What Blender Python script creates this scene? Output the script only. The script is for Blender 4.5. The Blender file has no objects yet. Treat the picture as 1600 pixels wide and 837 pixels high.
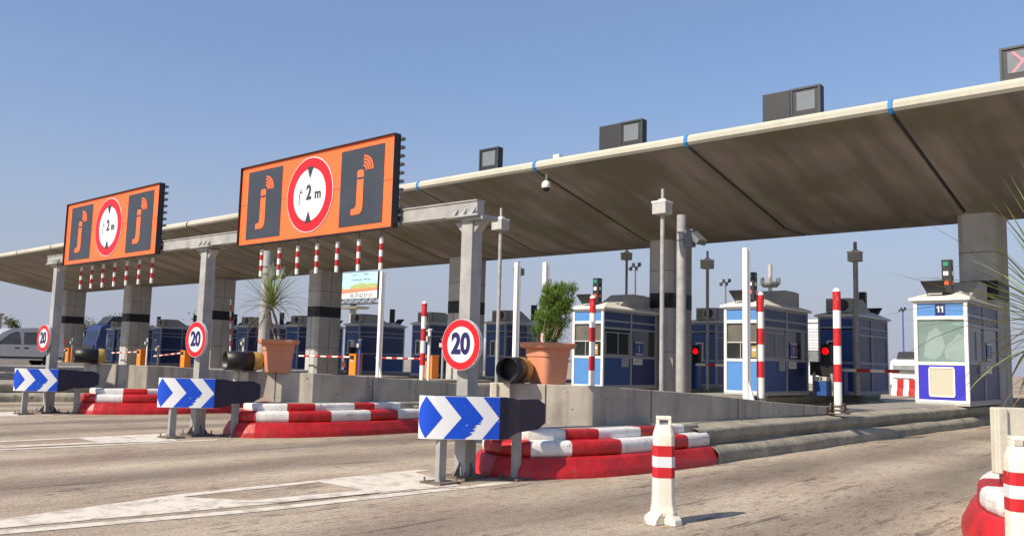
import bpy, math, random
from mathutils import Vector, Matrix
R = math.radians
rnd = random.Random(11)

# ------------------------------------------------------------------ camera, world, sun, exposure
scene = bpy.context.scene
COL = scene.collection
CAM_H = 1.1
yaw, pit, rol, FPX = 0.71917309, 0.10915583, 0.02603049, 1349.15
fw = Vector((-math.sin(yaw)*math.cos(pit), math.cos(yaw)*math.cos(pit), math.sin(pit)))
rt = Vector((math.cos(yaw), math.sin(yaw), 0)); up = rt.cross(fw)
rt, up = rt*math.cos(rol)+up*math.sin(rol), -rt*math.sin(rol)+up*math.cos(rol)
cd = bpy.data.cameras.new('camera'); cam = bpy.data.objects.new('camera', cd); COL.objects.link(cam)
cd.sensor_width = 36; cd.lens = 36*FPX/1600; cd.clip_start = .05; cd.clip_end = 3000
mm = Matrix((rt, up, -fw)).transposed().to_4x4(); mm.translation = (0, 0, CAM_H)
cam.matrix_world = mm
scene.camera = cam
world = bpy.data.worlds.new('World'); scene.world = world; world.use_nodes = True
wn = world.node_tree; sky = wn.nodes.new('ShaderNodeTexSky'); sky.sky_type = 'NISHITA'; sky.sun_disc = False
SUN_EL = R(40.5); sun_to = Vector((-.17, -.985, 0)).normalized()
sky.sun_elevation = SUN_EL; sky.sun_rotation = math.atan2(sun_to.x, sun_to.y)
sky.air_density = 1.25; sky.dust_density = 1.3; sky.ozone_density = 3.6; sky.altitude = 100
tn = wn.nodes.new('ShaderNodeMixRGB'); tn.blend_type = 'MULTIPLY'; tn.inputs[0].default_value = 1; tn.inputs[2].default_value = (.98, 1.03, 1.2, 1)
hz = wn.nodes.new('ShaderNodeMixRGB'); hz.inputs[0].default_value = .2; hz.inputs[2].default_value = (4.0, 5.0, 6.9, 1)      # thin even haze over the whole sky
wn.links.new(sky.outputs[0], tn.inputs[1]); wn.links.new(tn.outputs[0], hz.inputs[1]); 
wtc = wn.nodes.new('ShaderNodeTexCoord'); wsp = wn.nodes.new('ShaderNodeSeparateXYZ'); wmr = wn.nodes.new('ShaderNodeMapRange'); wmr.interpolation_type = 'SMOOTHSTEP'
wmr.inputs[1].default_value = -.02; wmr.inputs[2].default_value = .34; wmr.inputs[3].default_value = .92; wmr.inputs[4].default_value = 0
lo = wn.nodes.new('ShaderNodeMixRGB'); lo.inputs[2].default_value = (3.75, 4.0, 4.95, 1)          # dusty air low over the horizon
wn.links.new(wtc.outputs['Generated'], wsp.inputs[0]); wn.links.new(wsp.outputs[2], wmr.inputs[0]); wn.links.new(wmr.outputs[0], lo.inputs[0])
wn.links.new(hz.outputs[0], lo.inputs[1]); wn.links.new(lo.outputs[0], wn.nodes['Background'].inputs[0]); wn.nodes['Background'].inputs[1].default_value = .085
sl = bpy.data.lights.new('sun', 'SUN'); sl.energy = 4.3; sl.angle = R(.5); sl.color = (1, .88, .72)
so = bpy.data.objects.new('sun', sl); COL.objects.link(so)
sd = -(sun_to*math.cos(SUN_EL)+Vector((0, 0, math.sin(SUN_EL))))
so.rotation_euler = sd.to_track_quat('-Z', 'Y').to_euler()
scene.view_settings.view_transform = 'Standard'; scene.view_settings.look = 'None'
scene.view_settings.exposure = 0.45; scene.view_settings.gamma = 1

# ------------------------------------------------------------------ materials
def nd(nt, t, **k):
    n = nt.nodes.new(t)
    for a, b in k.items(): setattr(n, a, b)
    return n
def mat(name, col, rough=.6, var=.12, scale=6, metal=0, bump=0, coat=0, emit=None, stretch=(1, 1, 1), detail=5, tint=None, wear=0, wear_col=(.3, .27, .22), wear_scale=5, scuff=0, streak=0, streak_col=(.1, .09, .08)):
    m = bpy.data.materials.new(name); m.use_nodes = True; nt = m.node_tree; b = nt.nodes['Principled BSDF']
    b.inputs['Roughness'].default_value = rough; b.inputs['Metallic'].default_value = metal
    if coat: b.inputs['Coat Weight'].default_value = coat
    tc = nd(nt, 'ShaderNodeTexCoord'); mp = nd(nt, 'ShaderNodeMapping'); mp.inputs['Scale'].default_value = stretch
    nt.links.new(tc.outputs['Object'], mp.inputs[0])
    nz = nd(nt, 'ShaderNodeTexNoise'); nz.inputs['Scale'].default_value = scale; nz.inputs['Detail'].default_value = detail; nz.inputs['Roughness'].default_value = .62
    nt.links.new(mp.outputs[0], nz.inputs[0])
    cr = nd(nt, 'ShaderNodeValToRGB'); cr.color_ramp.elements[0].position = .3; cr.color_ramp.elements[1].position = .7
    a = tuple(max(0, c*(1-var)) for c in col); c2 = tint or tuple(min(1, c*(1+var)) for c in col)
    cr.color_ramp.elements[0].color = (*a, 1); cr.color_ramp.elements[1].color = (*c2, 1)
    nt.links.new(nz.outputs[0], cr.inputs[0])
    out = cr.outputs[0]
    if streak:
        mp2 = nd(nt, 'ShaderNodeMapping'); mp2.inputs['Scale'].default_value = (7, 7, .7)
        n2 = nd(nt, 'ShaderNodeTexNoise'); n2.inputs['Scale'].default_value = 1.2; n2.inputs['Detail'].default_value = 4
        r2 = nd(nt, 'ShaderNodeMapRange'); r2.inputs[1].default_value = .5; r2.inputs[2].default_value = .72; r2.inputs[4].default_value = streak
        nt.links.new(tc.outputs['Object'], mp2.inputs[0]); nt.links.new(mp2.outputs[0], n2.inputs[0]); nt.links.new(n2.outputs[0], r2.inputs[0])
        mx = nd(nt, 'ShaderNodeMixRGB'); mx.inputs[2].default_value = (*streak_col, 1)
        nt.links.new(r2.outputs[0], mx.inputs[0]); nt.links.new(out, mx.inputs[1]); out = mx.outputs[0]
    if scuff:
        m5 = nd(nt, 'ShaderNodeMapping'); m5.inputs['Scale'].default_value = (.9, .9, 16)
        n5 = nd(nt, 'ShaderNodeTexNoise'); n5.inputs['Scale'].default_value = 2.2; n5.inputs['Detail'].default_value = 9; n5.inputs['Roughness'].default_value = .7
        r5 = nd(nt, 'ShaderNodeMapRange'); r5.inputs[1].default_value = .58; r5.inputs[2].default_value = .66; r5.inputs[4].default_value = scuff
        nt.links.new(tc.outputs['Object'], m5.inputs[0]); nt.links.new(m5.outputs[0], n5.inputs[0]); nt.links.new(n5.outputs[0], r5.inputs[0])
        x5 = nd(nt, 'ShaderNodeMixRGB'); x5.inputs[2].default_value = (.045, .035, .033, 1)
        nt.links.new(r5.outputs[0], x5.inputs[0]); nt.links.new(out, x5.inputs[1]); out = x5.outputs[0]
    if wear:
        n4 = nd(nt, 'ShaderNodeTexNoise'); n4.inputs['Scale'].default_value = wear_scale; n4.inputs['Detail'].default_value = 10; n4.inputs['Roughness'].default_value = .72
        r4 = nd(nt, 'ShaderNodeMapRange'); r4.inputs[1].default_value = .66-wear*.16; r4.inputs[2].default_value = .69-wear*.14
        nt.links.new(tc.outputs['Object'], n4.inputs[0]); nt.links.new(n4.outputs[0], r4.inputs[0])
        mx4 = nd(nt, 'ShaderNodeMixRGB'); mx4.inputs[2].default_value = (*wear_col, 1)
        nt.links.new(r4.outputs[0], mx4.inputs[0]); nt.links.new(out, mx4.inputs[1]); out = mx4.outputs[0]
    nt.links.new(out, b.inputs['Base Color'])
    rr = nd(nt, 'ShaderNodeMapRange'); rr.inputs[3].default_value = max(.02, rough-.1); rr.inputs[4].default_value = min(1, rough+.12)
    nt.links.new(nz.outputs[0], rr.inputs[0]); nt.links.new(rr.outputs[0], b.inputs['Roughness'])
    if bump:
        bp = nd(nt, 'ShaderNodeBump'); bp.inputs['Strength'].default_value = bump; bp.inputs['Distance'].default_value = .02
        n3 = nd(nt, 'ShaderNodeTexNoise'); n3.inputs['Scale'].default_value = scale*4; n3.inputs['Detail'].default_value = 6
        nt.links.new(tc.outputs['Object'], n3.inputs[0]); nt.links.new(n3.outputs[0], bp.inputs['Height']); nt.links.new(bp.outputs[0], b.inputs['Normal'])
    if emit:
        b.inputs['Emission Color'].default_value = (*emit[0], 1); b.inputs['Emission Strength'].default_value = emit[1]
    return m
M = {}
M['galv'] = mat('galvanised_steel', (.35, .35, .335), .5, .2, 5, .06, .05, streak=.35, streak_col=(.2, .2, .19))
M['galv_dark'] = mat('weathered_steel', (.16, .165, .165), .6, .2, 6, .3, .05)
M['rust'] = mat('rusty_steel', (.13, .085, .06), .85, .4, 9, 0, .2, tint=(.2, .16, .13))
M['white_paint'] = mat('white_paint', (.78, .77, .73), .45, .05, 4, streak=.25, streak_col=(.5, .47, .4))
M['cream'] = mat('cream_plastic', (.74, .71, .6), .5, .07, 3, streak=.3, streak_col=(.5, .45, .36), wear=.3, wear_col=(.5, .45, .38), wear_scale=9)
M['red'] = mat('red_band', (.5, .015, .02), .45, .15, 5, wear=.2, wear_col=(.55, .3, .28), wear_scale=14)
M['red_kerb'] = mat('red_kerb_paint', (.46, .014, .016), .4, .3, 3.5, 0, .4, streak=.35, streak_col=(.25, .04, .035), wear=.35, wear_col=(.2, .06, .05), wear_scale=6, scuff=.6)
M['white_kerb'] = mat('white_kerb_paint', (.72, .71, .68), .55, .1, 4, 0, .35, streak=.35, streak_col=(.42, .38, .32), wear=.45, wear_col=(.36, .32, .27), wear_scale=7, scuff=.5)
M['orange'] = mat('orange_sign', (.95, .155, .035), .45, .05, 1.5, streak=.3, streak_col=(.8, .13, .025))
M['orange_cab'] = mat('orange_cabinet', (.9, .25, .02), .45, .06, 3)
M['charcoal'] = mat('charcoal_panel', (.036, .043, .056), .45, .1, 3)
M['signred'] = mat('sign_red', (.58, .008, .014), .4, .03, 3)
M['signwhite'] = mat('sign_white', (.68, .7, .72), .4, .02, 3)
M['signnavy'] = mat('sign_navy', (.014, .012, .1), .4, .03, 3)
M['signblue'] = mat('sign_blue', (.0, .06, .52), .4, .05, 3, wear=.12, wear_col=(.25, .3, .5), wear_scale=12)
M['navy'] = mat('navy_wing', (.014, .012, .04), .45, .2, 5)
M['black'] = mat('black_plastic', (.012, .012, .013), .42, .2, 6)
M['dark'] = mat('dark_metal', (.02, .021, .024), .5, .2, 6)
M['yellow'] = mat('ochre_drum', (.4, .28, .075), .5, .2, 5)
M['terra'] = mat('terracotta_plastic', (.6, .25, .14), .65, .07, 3, streak=.25, streak_col=(.42, .19, .12), wear=.15, wear_col=(.65, .42, .32), wear_scale=5)
M['soil'] = mat('soil', (.09, .06, .04), .95, .3, 20, 0, .6)
M['conc'] = mat('concrete', (.4, .36, .3), .88, .2, 1.6, 0, .45, streak=.7, streak_col=(.2, .18, .15), wear=.22, wear_col=(.13, .115, .1), wear_scale=9)
M['conc_light'] = mat('pale_concrete', (.55, .52, .42), .85, .12, 4, 0, .3)
M['guard'] = mat('weathered_guard_concrete', (.3, .275, .215), .9, .3, 2.4, 0, .9, wear=.35, wear_col=(.17, .145, .11), wear_scale=4, scuff=.5)
M['slab'] = mat('island_slab', (.27, .25, .22), .9, .2, 2, 0, .4)
M['facade_blue_l'] = mat('light_blue_panel', (.08, .23, .52), .42, .05, 3)
M['facade_blue'] = mat('blue_panel', (.035, .03, .45), .4, .08, 3)
M['facade_navy'] = mat('navy_panel', (.015, .03, .13), .4, .15, 3)
M['facade_mid'] = mat('mid_blue_panel', (.02, .075, .26), .42, .12, 3)
M['facade_white'] = mat('booth_white_frame', (.74, .74, .7), .45, .05, 4)
M['facade_grey'] = mat('booth_grey_frame', (.32, .34, .38), .45, .08, 4)
M['beige'] = mat('beige_grille', (.5, .47, .36), .7, .08, 30)
M['grey'] = mat('grey_housing', (.42, .42, .39), .6, .12, 5)
M['screen'] = mat('screen_glass', (.17, .19, .2), .25, .05, 3)
M['pink'] = mat('unlit_pink_lens', (.75, .2, .25), .4, .05, 3)
M['bluejoint'] = mat('blue_joint_seal', (.02, .2, .5), .6, .15, 5)
M['jointdark'] = mat('dark_joint_seal', (.03, .036, .05), .7, .2, 4)
M['blackband'] = mat('black_painted_band', (.012, .012, .014), .55, .3, 4)
M['green_lens'] = mat('green_lens', (.02, .28, .15), .3, .05, 3)
M['white_lens'] = mat('white_lens', (.85, .85, .85), .3, .05, 3)
M['red_lens'] = mat('red_lens', (.85, .12, .04), .3, .05, 3)
M['redlight'] = mat('lit_red_lamp', (.4, .01, .01), .3, .02, 3, emit=((1, .0, .004), 1.3))
M['blind'] = mat('roller_blind', (.4, .37, .3), .8, .05, 3)
M['interior'] = mat('booth_interior', (.07, .07, .065), .8, .3, 3)
M['car'] = mat('silver_van_paint', (.68, .69, .7), .3, .04, 3, .25, coat=.5)
M['carwhite'] = mat('white_truck_paint', (.75, .75, .74), .35, .05, 3, coat=.3)
M['tyre'] = mat('tyre_rubber', (.02, .02, .02), .85, .2, 9)
M['skin'] = mat('skin', (.5, .3, .2), .55, .05, 8)
M['scarf'] = mat('pale_headscarf', (.5, .5, .5), .8, .08, 8)
M['clothblack'] = mat('black_cloth', (.02, .02, .025), .9, .2, 8)
M['clothnavy'] = mat('navy_cloth', (.02, .03, .12), .9, .2, 8)
M['cloth_reflection_white'] = mat('white_shirt_and_reflection', (.6, .6, .6), .85, .08, 8)  # shirt cloth; also colours the plates imitating booth window reflections
M['pinkbag'] = mat('dusty_pink_cloth', (.6, .25, .2), .8, .1, 8)
M['bark'] = mat('palm_cane', (.28, .2, .12), .85, .3, 12, 0, .5, tint=(.42, .34, .22))
M['leaf_palm'] = mat('sword_leaf_green', (.13, .2, .04), .5, .35, 4, tint=(.3, .36, .1))
M['leaf_dry'] = mat('dry_sword_leaf', (.36, .2, .06), .7, .3, 5)
M['leaf_bush'] = mat('bush_leaf', (.07, .13, .015), .6, .4, 9, tint=(.16, .27, .03))
M['leaf_tree'] = mat('far_tree_leaf', (.08, .1, .04), .7, .3, 3)
M['pinkwall'] = mat('pink_render', (.42, .31, .27), .85, .06, 2)
M['whitewall'] = mat('white_cladding', (.62, .64, .66), .6, .05, 2)
M['mastblue'] = mat('blue_mast', (.06, .1, .4), .5, .05, 2)
M['postersky'] = mat('poster_sky', (.42, .75, .8), .5, .25, 2.2)
M['postergreen'] = mat('poster_green', (.35, .45, .16), .5, .3, 8)
M['posterorange'] = mat('poster_orange', (.85, .25, .12), .5, .1, 3)
def glass(name, col, rough=.06, alpha=.35):
    m = bpy.data.materials.new(name); m.use_nodes = True; nt = m.node_tree; b = nt.nodes['Principled BSDF']
    b.inputs['Base Color'].default_value = (*col, 1); b.inputs['Roughness'].default_value = rough; b.inputs['IOR'].default_value = 1.5
    b.inputs['Specular IOR Level'].default_value = .8
    nz = nd(nt, 'ShaderNodeTexNoise'); nz.inputs['Scale'].default_value = 2.2; tc = nd(nt, 'ShaderNodeTexCoord'); nt.links.new(tc.outputs['Object'], nz.inputs[0])
    r = nd(nt, 'ShaderNodeMapRange'); r.inputs[3].default_value = alpha-.12; r.inputs[4].default_value = alpha+.12
    nt.links.new(nz.outputs[0], r.inputs[0]); nt.links.new(r.outputs[0], b.inputs['Alpha'])
    return m
M['glass'] = glass('dusty_glass', (.045, .05, .05), .08, .72)
M['glass_light'] = glass('reflective_green_glass', (.34, .48, .44), .05, .4)
M['glass_thin'] = glass('thin_booth_glass', (.05, .055, .05), .06, .3)
M['carglass'] = glass('car_glass', (.02, .025, .03), .04, .5)
# the ground: pale worn concrete asphalt, tyre paths along every lane
def ground_mat():
    m = bpy.data.materials.new('worn_road'); m.use_nodes = True; nt = m.node_tree; b = nt.nodes['Principled BSDF']
    L = nt.links.new; tc = nd(nt, 'ShaderNodeTexCoord')
    def noise(sc, det, st=(1, 1, 1), rough=.6, rot=0):
        mp = nd(nt, 'ShaderNodeMapping'); mp.inputs['Scale'].default_value = st; mp.inputs['Rotation'].default_value = (0, 0, rot); L(tc.outputs['Object'], mp.inputs[0])
        n = nd(nt, 'ShaderNodeTexNoise'); n.inputs['Scale'].default_value = sc; n.inputs['Detail'].default_value = det; n.inputs['Roughness'].default_value = rough
        L(mp.outputs[0], n.inputs[0]); return n.outputs[0]
    def rng(x, a, c, d=0, e=1):
        r = nd(nt, 'ShaderNodeMapRange'); r.inputs[1].default_value = a; r.inputs[2].default_value = c; r.inputs[3].default_value = d; r.inputs[4].default_value = e; L(x, r.inputs[0]); return r.outputs[0]
    def math_(op, x, y=None):
        n = nd(nt, 'ShaderNodeMath', operation=op)
        for i, v in enumerate((x, y)):
            if v is None: continue
            if isinstance(v, (int, float)): n.inputs[i].default_value = v
            else: L(v, n.inputs[i])
        return n.outputs[0]
    def mix(f, a, c, mode='MIX'):
        n = nd(nt, 'ShaderNodeMixRGB', blend_type=mode)
        for i, v in enumerate((f, a, c)):
            if isinstance(v, (int, float)): n.inputs[i].default_value = v
            elif isinstance(v, tuple): n.inputs[i].default_value = (*v, 1)
            else: L(v, n.inputs[i])
        return n.outputs[0]
    base = mix(rng(noise(.35, 4), .35, .65), (.41, .34, .25), (.56, .475, .36))
    base = mix(rng(noise(1.1, 6, (1, .35, 1)), .42, .66, 0, .75), base, (.29, .205, .15))
    sp = nd(nt, 'ShaderNodeSeparateXYZ'); L(tc.outputs['Object'], sp.inputs[0])
    # wheel paths: two soft dark bands in each 4.95 m module
    w = math_('ADD', sp.outputs[0], math_('MULTIPLY', math_('SUBTRACT', noise(.12, 2), .5), 1.2))
    fr = math_('FRACT', math_('DIVIDE', math_('ADD', w, 100*4.95+3.35), 4.95))      # 0 at lane centre
    spots = rng(noise(3.2, 3, (1.6, .7, 1), .5), .7, .74)
    base = mix(math_('MULTIPLY', spots, .7), base, (.12, .1, .085))
    d1 = math_('ABSOLUTE', math_('SUBTRACT', math_('ABSOLUTE', math_('SUBTRACT', math_('FRACT', math_('ADD', fr, .5)), .5)), .15))
    band = rng(d1, .02, .13, 1, 0)
    band = math_('MULTIPLY', band, rng(noise(.5, 5, (1.5, .3, 1)), .3, .6, .35, 1))
    base = mix(math_('MULTIPLY', band, .75), base, (.16, .128, .1))
    # dark scrapes and pits elongated along the driving direction
    scr = math_('ADD', rng(noise(2.4, 9, (2.4, .22, 1), .75), .56, .62), math_('MULTIPLY', rng(noise(8, 8, (2.4, .5, 1), .8), .53, .6), 1.0))
    scr = math_('MULTIPLY', scr, rng(noise(.45, 3), .36, .55, .25, 1))
    base = mix(math_('MULTIPLY', scr, .8), base, (.11, .085, .065))
    grit = rng(noise(55, 4, (1.5, 1, 1)), .32, .68, .58, 1.28)
    grit2 = rng(noise(18, 6, rough=.75), .35, .7, .8, 1.14)
    g = nd(nt, 'ShaderNodeVectorMath', operation='SCALE'); L(base, g.inputs[0]); L(math_('MULTIPLY', grit, grit2), g.inputs['Scale'])
    L(g.outputs[0], b.inputs['Base Color']); b.inputs['Roughness'].default_value = .92
    bp = nd(nt, 'ShaderNodeBump'); bp.inputs['Strength'].default_value = .55; bp.inputs['Distance'].default_value = .012
    L(math_('ADD', noise(90, 4), math_('MULTIPLY', noise(9, 6), 2)), bp.inputs['Height']); L(bp.outputs[0], b.inputs['Normal'])
    return m
M['ground'] = ground_mat()
def marking_mat():
    m = bpy.data.materials.new('worn_white_marking'); m.use_nodes = True; nt = m.node_tree; b = nt.nodes['Principled BSDF']; L = nt.links.new
    tc = nd(nt, 'ShaderNodeTexCoord'); n = nd(nt, 'ShaderNodeTexNoise'); n.inputs['Scale'].default_value = 5; n.inputs['Detail'].default_value = 9; n.inputs['Roughness'].default_value = .7
    L(tc.outputs['Object'], n.inputs[0])
    cr = nd(nt, 'ShaderNodeValToRGB'); cr.color_ramp.elements[0].position = .36; cr.color_ramp.elements[1].position = .52
    cr.color_ramp.elements[0].color = (.4, .34, .28, 1); cr.color_ramp.elements[1].color = (.66, .61, .52, 1); L(n.outputs[0], cr.inputs[0]); L(cr.outputs[0], b.inputs['Base Color'])
    n2 = nd(nt, 'ShaderNodeTexNoise'); n2.inputs['Scale'].default_value = 3.2; n2.inputs['Detail'].default_value = 9; n2.inputs['Roughness'].default_value = .75; L(tc.outputs['Object'], n2.inputs[0])
    r = nd(nt, 'ShaderNodeMapRange'); r.inputs[1].default_value = .33; r.inputs[2].default_value = .4; L(n2.outputs[0], r.inputs[0]); L(r.outputs[0], b.inputs['Alpha'])
    b.inputs['Roughness'].default_value = .8
    return m
M['marking'] = marking_mat()
def soffit_mat():
    m = bpy.data.materials.new('stained_soffit_concrete'); m.use_nodes = True; nt = m.node_tree; b = nt.nodes['Principled BSDF']; L = nt.links.new
    tc = nd(nt, 'ShaderNodeTexCoord')
    def noise(sc, st, det=5):
        mp = nd(nt, 'ShaderNodeMapping'); mp.inputs['Scale'].default_value = st; L(tc.outputs['Object'], mp.inputs[0])
        n = nd(nt, 'ShaderNodeTexNoise'); n.inputs['Scale'].default_value = sc; n.inputs['Detail'].default_value = det; L(mp.outputs[0], n.inputs[0]); return n.outputs[0]
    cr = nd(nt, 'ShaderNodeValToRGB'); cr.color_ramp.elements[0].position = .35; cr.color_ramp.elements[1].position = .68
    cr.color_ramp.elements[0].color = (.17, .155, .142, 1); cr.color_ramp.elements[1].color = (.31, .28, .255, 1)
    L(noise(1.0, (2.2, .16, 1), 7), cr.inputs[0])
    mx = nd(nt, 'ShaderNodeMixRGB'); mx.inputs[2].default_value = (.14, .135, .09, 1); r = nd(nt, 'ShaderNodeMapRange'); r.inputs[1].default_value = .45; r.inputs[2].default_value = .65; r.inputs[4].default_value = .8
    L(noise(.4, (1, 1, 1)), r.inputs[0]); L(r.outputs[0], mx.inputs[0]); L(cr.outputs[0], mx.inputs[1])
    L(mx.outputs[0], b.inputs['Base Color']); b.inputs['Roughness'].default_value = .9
    return m
M['soffit'] = soffit_mat()
M['fascia'] = mat('canopy_fascia', (.46, .445, .37), .8, .1, 1.2, 0, .15, streak=.3, streak_col=(.38, .37, .26))
M['column'] = mat('canopy_column', (.44, .44, .425), .85, .12, 1.5, 0, .2, streak=.3, streak_col=(.2, .195, .18))

# ------------------------------------------------------------------ mesh helpers
class MB:
    def __init__(s): s.v = []; s.f = []; s.m = []; s.sm = []
    def add(s, vs, fs, mi=0, smooth=False):
        o = len(s.v); s.v += [tuple(v) for v in vs]
        for f in fs: s.f.append([i+o for i in f]); s.m.append(mi); s.sm.append(smooth)
        return s
    def box(s, c, d, mi=0, rz=0, taper=1):
        cx, cy, cz = c; x, y, z = (q/2 for q in d); ca, sa = math.cos(rz), math.sin(rz); vs = []
        for k, (zz, t) in enumerate(((-z, 1), (z, taper))):
            for (a, b) in ((-x, -y), (x, -y), (x, y), (-x, y)):
                a *= t; b *= t; vs.append((cx+a*ca-b*sa, cy+a*sa+b*ca, cz+zz))
        return s.add(vs, [(3, 2, 1, 0), (4, 5, 6, 7), (0, 1, 5, 4), (1, 2, 6, 5), (2, 3, 7, 6), (3, 0, 4, 7)], mi)
    def tube(s, p0, p1, r0, r1=None, n=14, mi=0, caps=True, smooth=True):
        r1 = r0 if r1 is None else r1
        p0, p1 = Vector(p0), Vector(p1); d = (p1-p0).normalized(); a = d.orthogonal().normalized(); b = d.cross(a); vs = []
        for p, r in ((p0, r0), (p1, r1)):
            for i in range(n):
                t = 2*math.pi*i/n; vs.append(p+(a*math.cos(t)+b*math.sin(t))*r)
        s.add(vs, [(i, (i+1) % n, n+(i+1) % n, n+i) for i in range(n)], mi, smooth)
        if caps: s.add(vs[:n], [tuple(range(n))[::-1]], mi); s.add(vs[n:], [tuple(range(n))], mi)
        return s
    def lathe(s, prof, c=(0, 0, 0), n=28, mi=0, smooth=True, axis='z', flute=None):
        vs = []; k = len(prof)
        for i in range(n):
            t = 2*math.pi*i/n
            for (r, z) in prof:
                x, y = r*math.cos(t), r*math.sin(t)
                if axis == 'z': vs.append((c[0]+x, c[1]+y, c[2]+z))
                else: vs.append((c[0]+x, c[1]+z, c[2]+y))
        fs = []
        for i in range(n):
            j = (i+1) % n
            for q in range(k-1): fs.append((i*k+q, j*k+q, j*k+q+1, i*k+q+1))
        s.add(vs, fs, mi, smooth)
        for q, fl in ((0, 1), (k-1, 0)):
            if prof[q][0] > 1e-5: s.add([vs[i*k+q] for i in range(n)], [tuple(range(n))[::-1] if fl else tuple(range(n))], mi)
        return s
    def prism(s, poly, z0, z1, mi=0):
        """poly in xy extruded z0..z1; z1 may be a list of per-vertex tops"""
        n = len(poly); zt = z1 if isinstance(z1, (list, tuple)) else [z1]*n
        vs = [(x, y, z0) for x, y in poly]+[(x, y, zt[i]) for i, (x, y) in enumerate(poly)]
        s.add(vs, [tuple(range(n))[::-1], tuple(range(n, 2*n))]+[(i, (i+1) % n, n+(i+1) % n, n+i) for i in range(n)], mi); return s
    def xprism(s, poly, x0, x1, mi=0):
        """poly in (y,z) extruded along x"""
        n = len(poly); vs = [(x0, y, z) for y, z in poly]+[(x1, y, z) for y, z in poly]
        return s.add(vs, [tuple(range(n)), tuple(range(n, 2*n))[::-1]]+[(i, n+i, n+(i+1) % n, (i+1) % n) for i in range(n)], mi)
    def yplate(s, poly, y, t=.006, mi=0):
        """poly in (x,z), plate facing -y with its front at y, thickness t"""
        n = len(poly); vs = [(x, y, z) for x, z in poly]+[(x, y+t, z) for x, z in poly]
        return s.add(vs, [tuple(range(n)), tuple(range(n, 2*n))[::-1]]+[(i, n+i, n+(i+1) % n, (i+1) % n) for i in range(n)], mi)
    def ring(s, cx, cz, r0, r1, y, t=.004, n=48, mi=0, a0=0, a1=360):
        full = a1-a0 >= 360; k = n if full else n+1; vs = []
        for i in range(k):
            a = R(a0+(a1-a0)*i/n)
            for r in (r0, r1):
                vs += [(cx+r*math.cos(a), y, cz+r*math.sin(a)), (cx+r*math.cos(a), y+t, cz+r*math.sin(a))]
        fs = []
        for i in range(n if full else n):
            j = (i+1) % k; a, b = 4*i, 4*j
            fs += [(a, a+2, b+2, b), (a+1, b+1, b+3, a+3), (a+2, a+3, b+3, b+2), (a, b, b+1, a+1)]
        if not full: fs += [(0, 1, 3, 2), (4*n, 4*n+2, 4*n+3, 4*n+1)]
        return s.add(vs, fs, mi)
    def disc(s, cx, cz, r, y, t=.004, n=48, mi=0):
        return s.yplate([(cx+r*math.cos(2*math.pi*i/n), cz+r*math.sin(2*math.pi*i/n)) for i in range(n)], y, t, mi)
    def build(s, name, mats, parent=None, bevel=0, recalc=True):
        me = bpy.data.meshes.new(name); me.from_pydata(s.v, [], s.f)
        if isinstance(mats, str): mats = [mats]
        for k in mats: me.materials.append(M[k])
        for i, p in enumerate(me.polygons): p.material_index = s.m[i]; p.use_smooth = s.sm[i]
        if recalc:
            import bmesh
            b = bmesh.new(); b.from_mesh(me); bmesh.ops.recalc_face_normals(b, faces=b.faces); b.to_mesh(me); b.free()
        me.update()
        o = bpy.data.objects.new(name, me); COL.objects.link(o)
        if parent: o.parent = parent
        if bevel:
            bv = o.modifiers.new('bevel', 'BEVEL'); bv.width = bevel; bv.segments = 2; bv.limit_method = 'ANGLE'; bv.angle_limit = R(40)
        return o
def tag(o, label=None, cat=None, group=None, kind=None):
    if label: o['label'] = label
    if cat: o['category'] = cat
    if group: o['group'] = group
    if kind: o['kind'] = kind
    return o
def empty(name, loc, rz=0, label=None, cat=None, group=None):
    o = bpy.data.objects.new(name, None); COL.objects.link(o); o.location = loc; o.rotation_euler = (0, 0, rz); o.empty_display_size = .2
    return tag(o, label, cat, group)
def children(o): return [c for c in bpy.data.objects if c.parent == o]
def copy_tree(o, loc=None, rz=None, label=None, parent=None):
    kids = children(o); c = o.copy(); COL.objects.link(c)
    if parent: c.parent = parent
    if loc is not None: c.location = loc
    if rz is not None: c.rotation_euler = (0, 0, rz)
    if label: c['label'] = label
    for k in kids: copy_tree(k, parent=c)
    return c
def text(name, body, size, m, parent, loc, sx=1, depth=.003, off=0.0, rz=0):
    """flat lettering facing -y, centred on loc"""
    cu = bpy.data.curves.new(name, 'FONT'); cu.body = body; cu.size = size; cu.extrude = depth; cu.offset = off; cu.align_x = 'CENTER'; cu.align_y = 'CENTER'
    t = bpy.data.objects.new('tmp', cu); COL.objects.link(t)
    me = bpy.data.meshes.new_from_object(t.evaluated_get(bpy.context.evaluated_depsgraph_get())); bpy.data.objects.remove(t)
    me.materials.clear(); me.materials.append(M[m])
    me.transform(Matrix.Rotation(rz, 4, 'Z') @ Matrix.Rotation(math.pi/2, 4, 'X') @ Matrix.Diagonal((sx, 1, 1, 1)))
    o = bpy.data.objects.new(name, me); COL.objects.link(o); o.location = loc
    if parent: o.parent = parent
    return o
ORD = ['first', 'second', 'third', 'fourth', 'fifth', 'sixth', 'seventh', 'eighth', 'ninth', 'tenth']

# ------------------------------------------------------------------ ground
def gz(x, y=0):
    t = min(1, max(0, (-x-25)/14)); return .3*t*t*(3-2*t)
g = MB()
xs = [-1500, -600, -200, -120, -90, -70]+[-60+1.5*i for i in range(36)]+[-5, 0, 10, 30, 120, 500, 1500]
ys = [-500, -60, -10, 0, 10, 20, 30, 60, 120, 400, 1800]
vs = [(x, y, gz(x, y)) for y in ys for x in xs]; n = len(xs)
g.add(vs, [(j*n+i, j*n+i+1, (j+1)*n+i+1, (j+1)*n+i) for j in range(len(ys)-1) for i in range(n-1)], 0, True)
tag(g.build('ground', 'ground', recalc=False), kind='structure')

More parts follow.
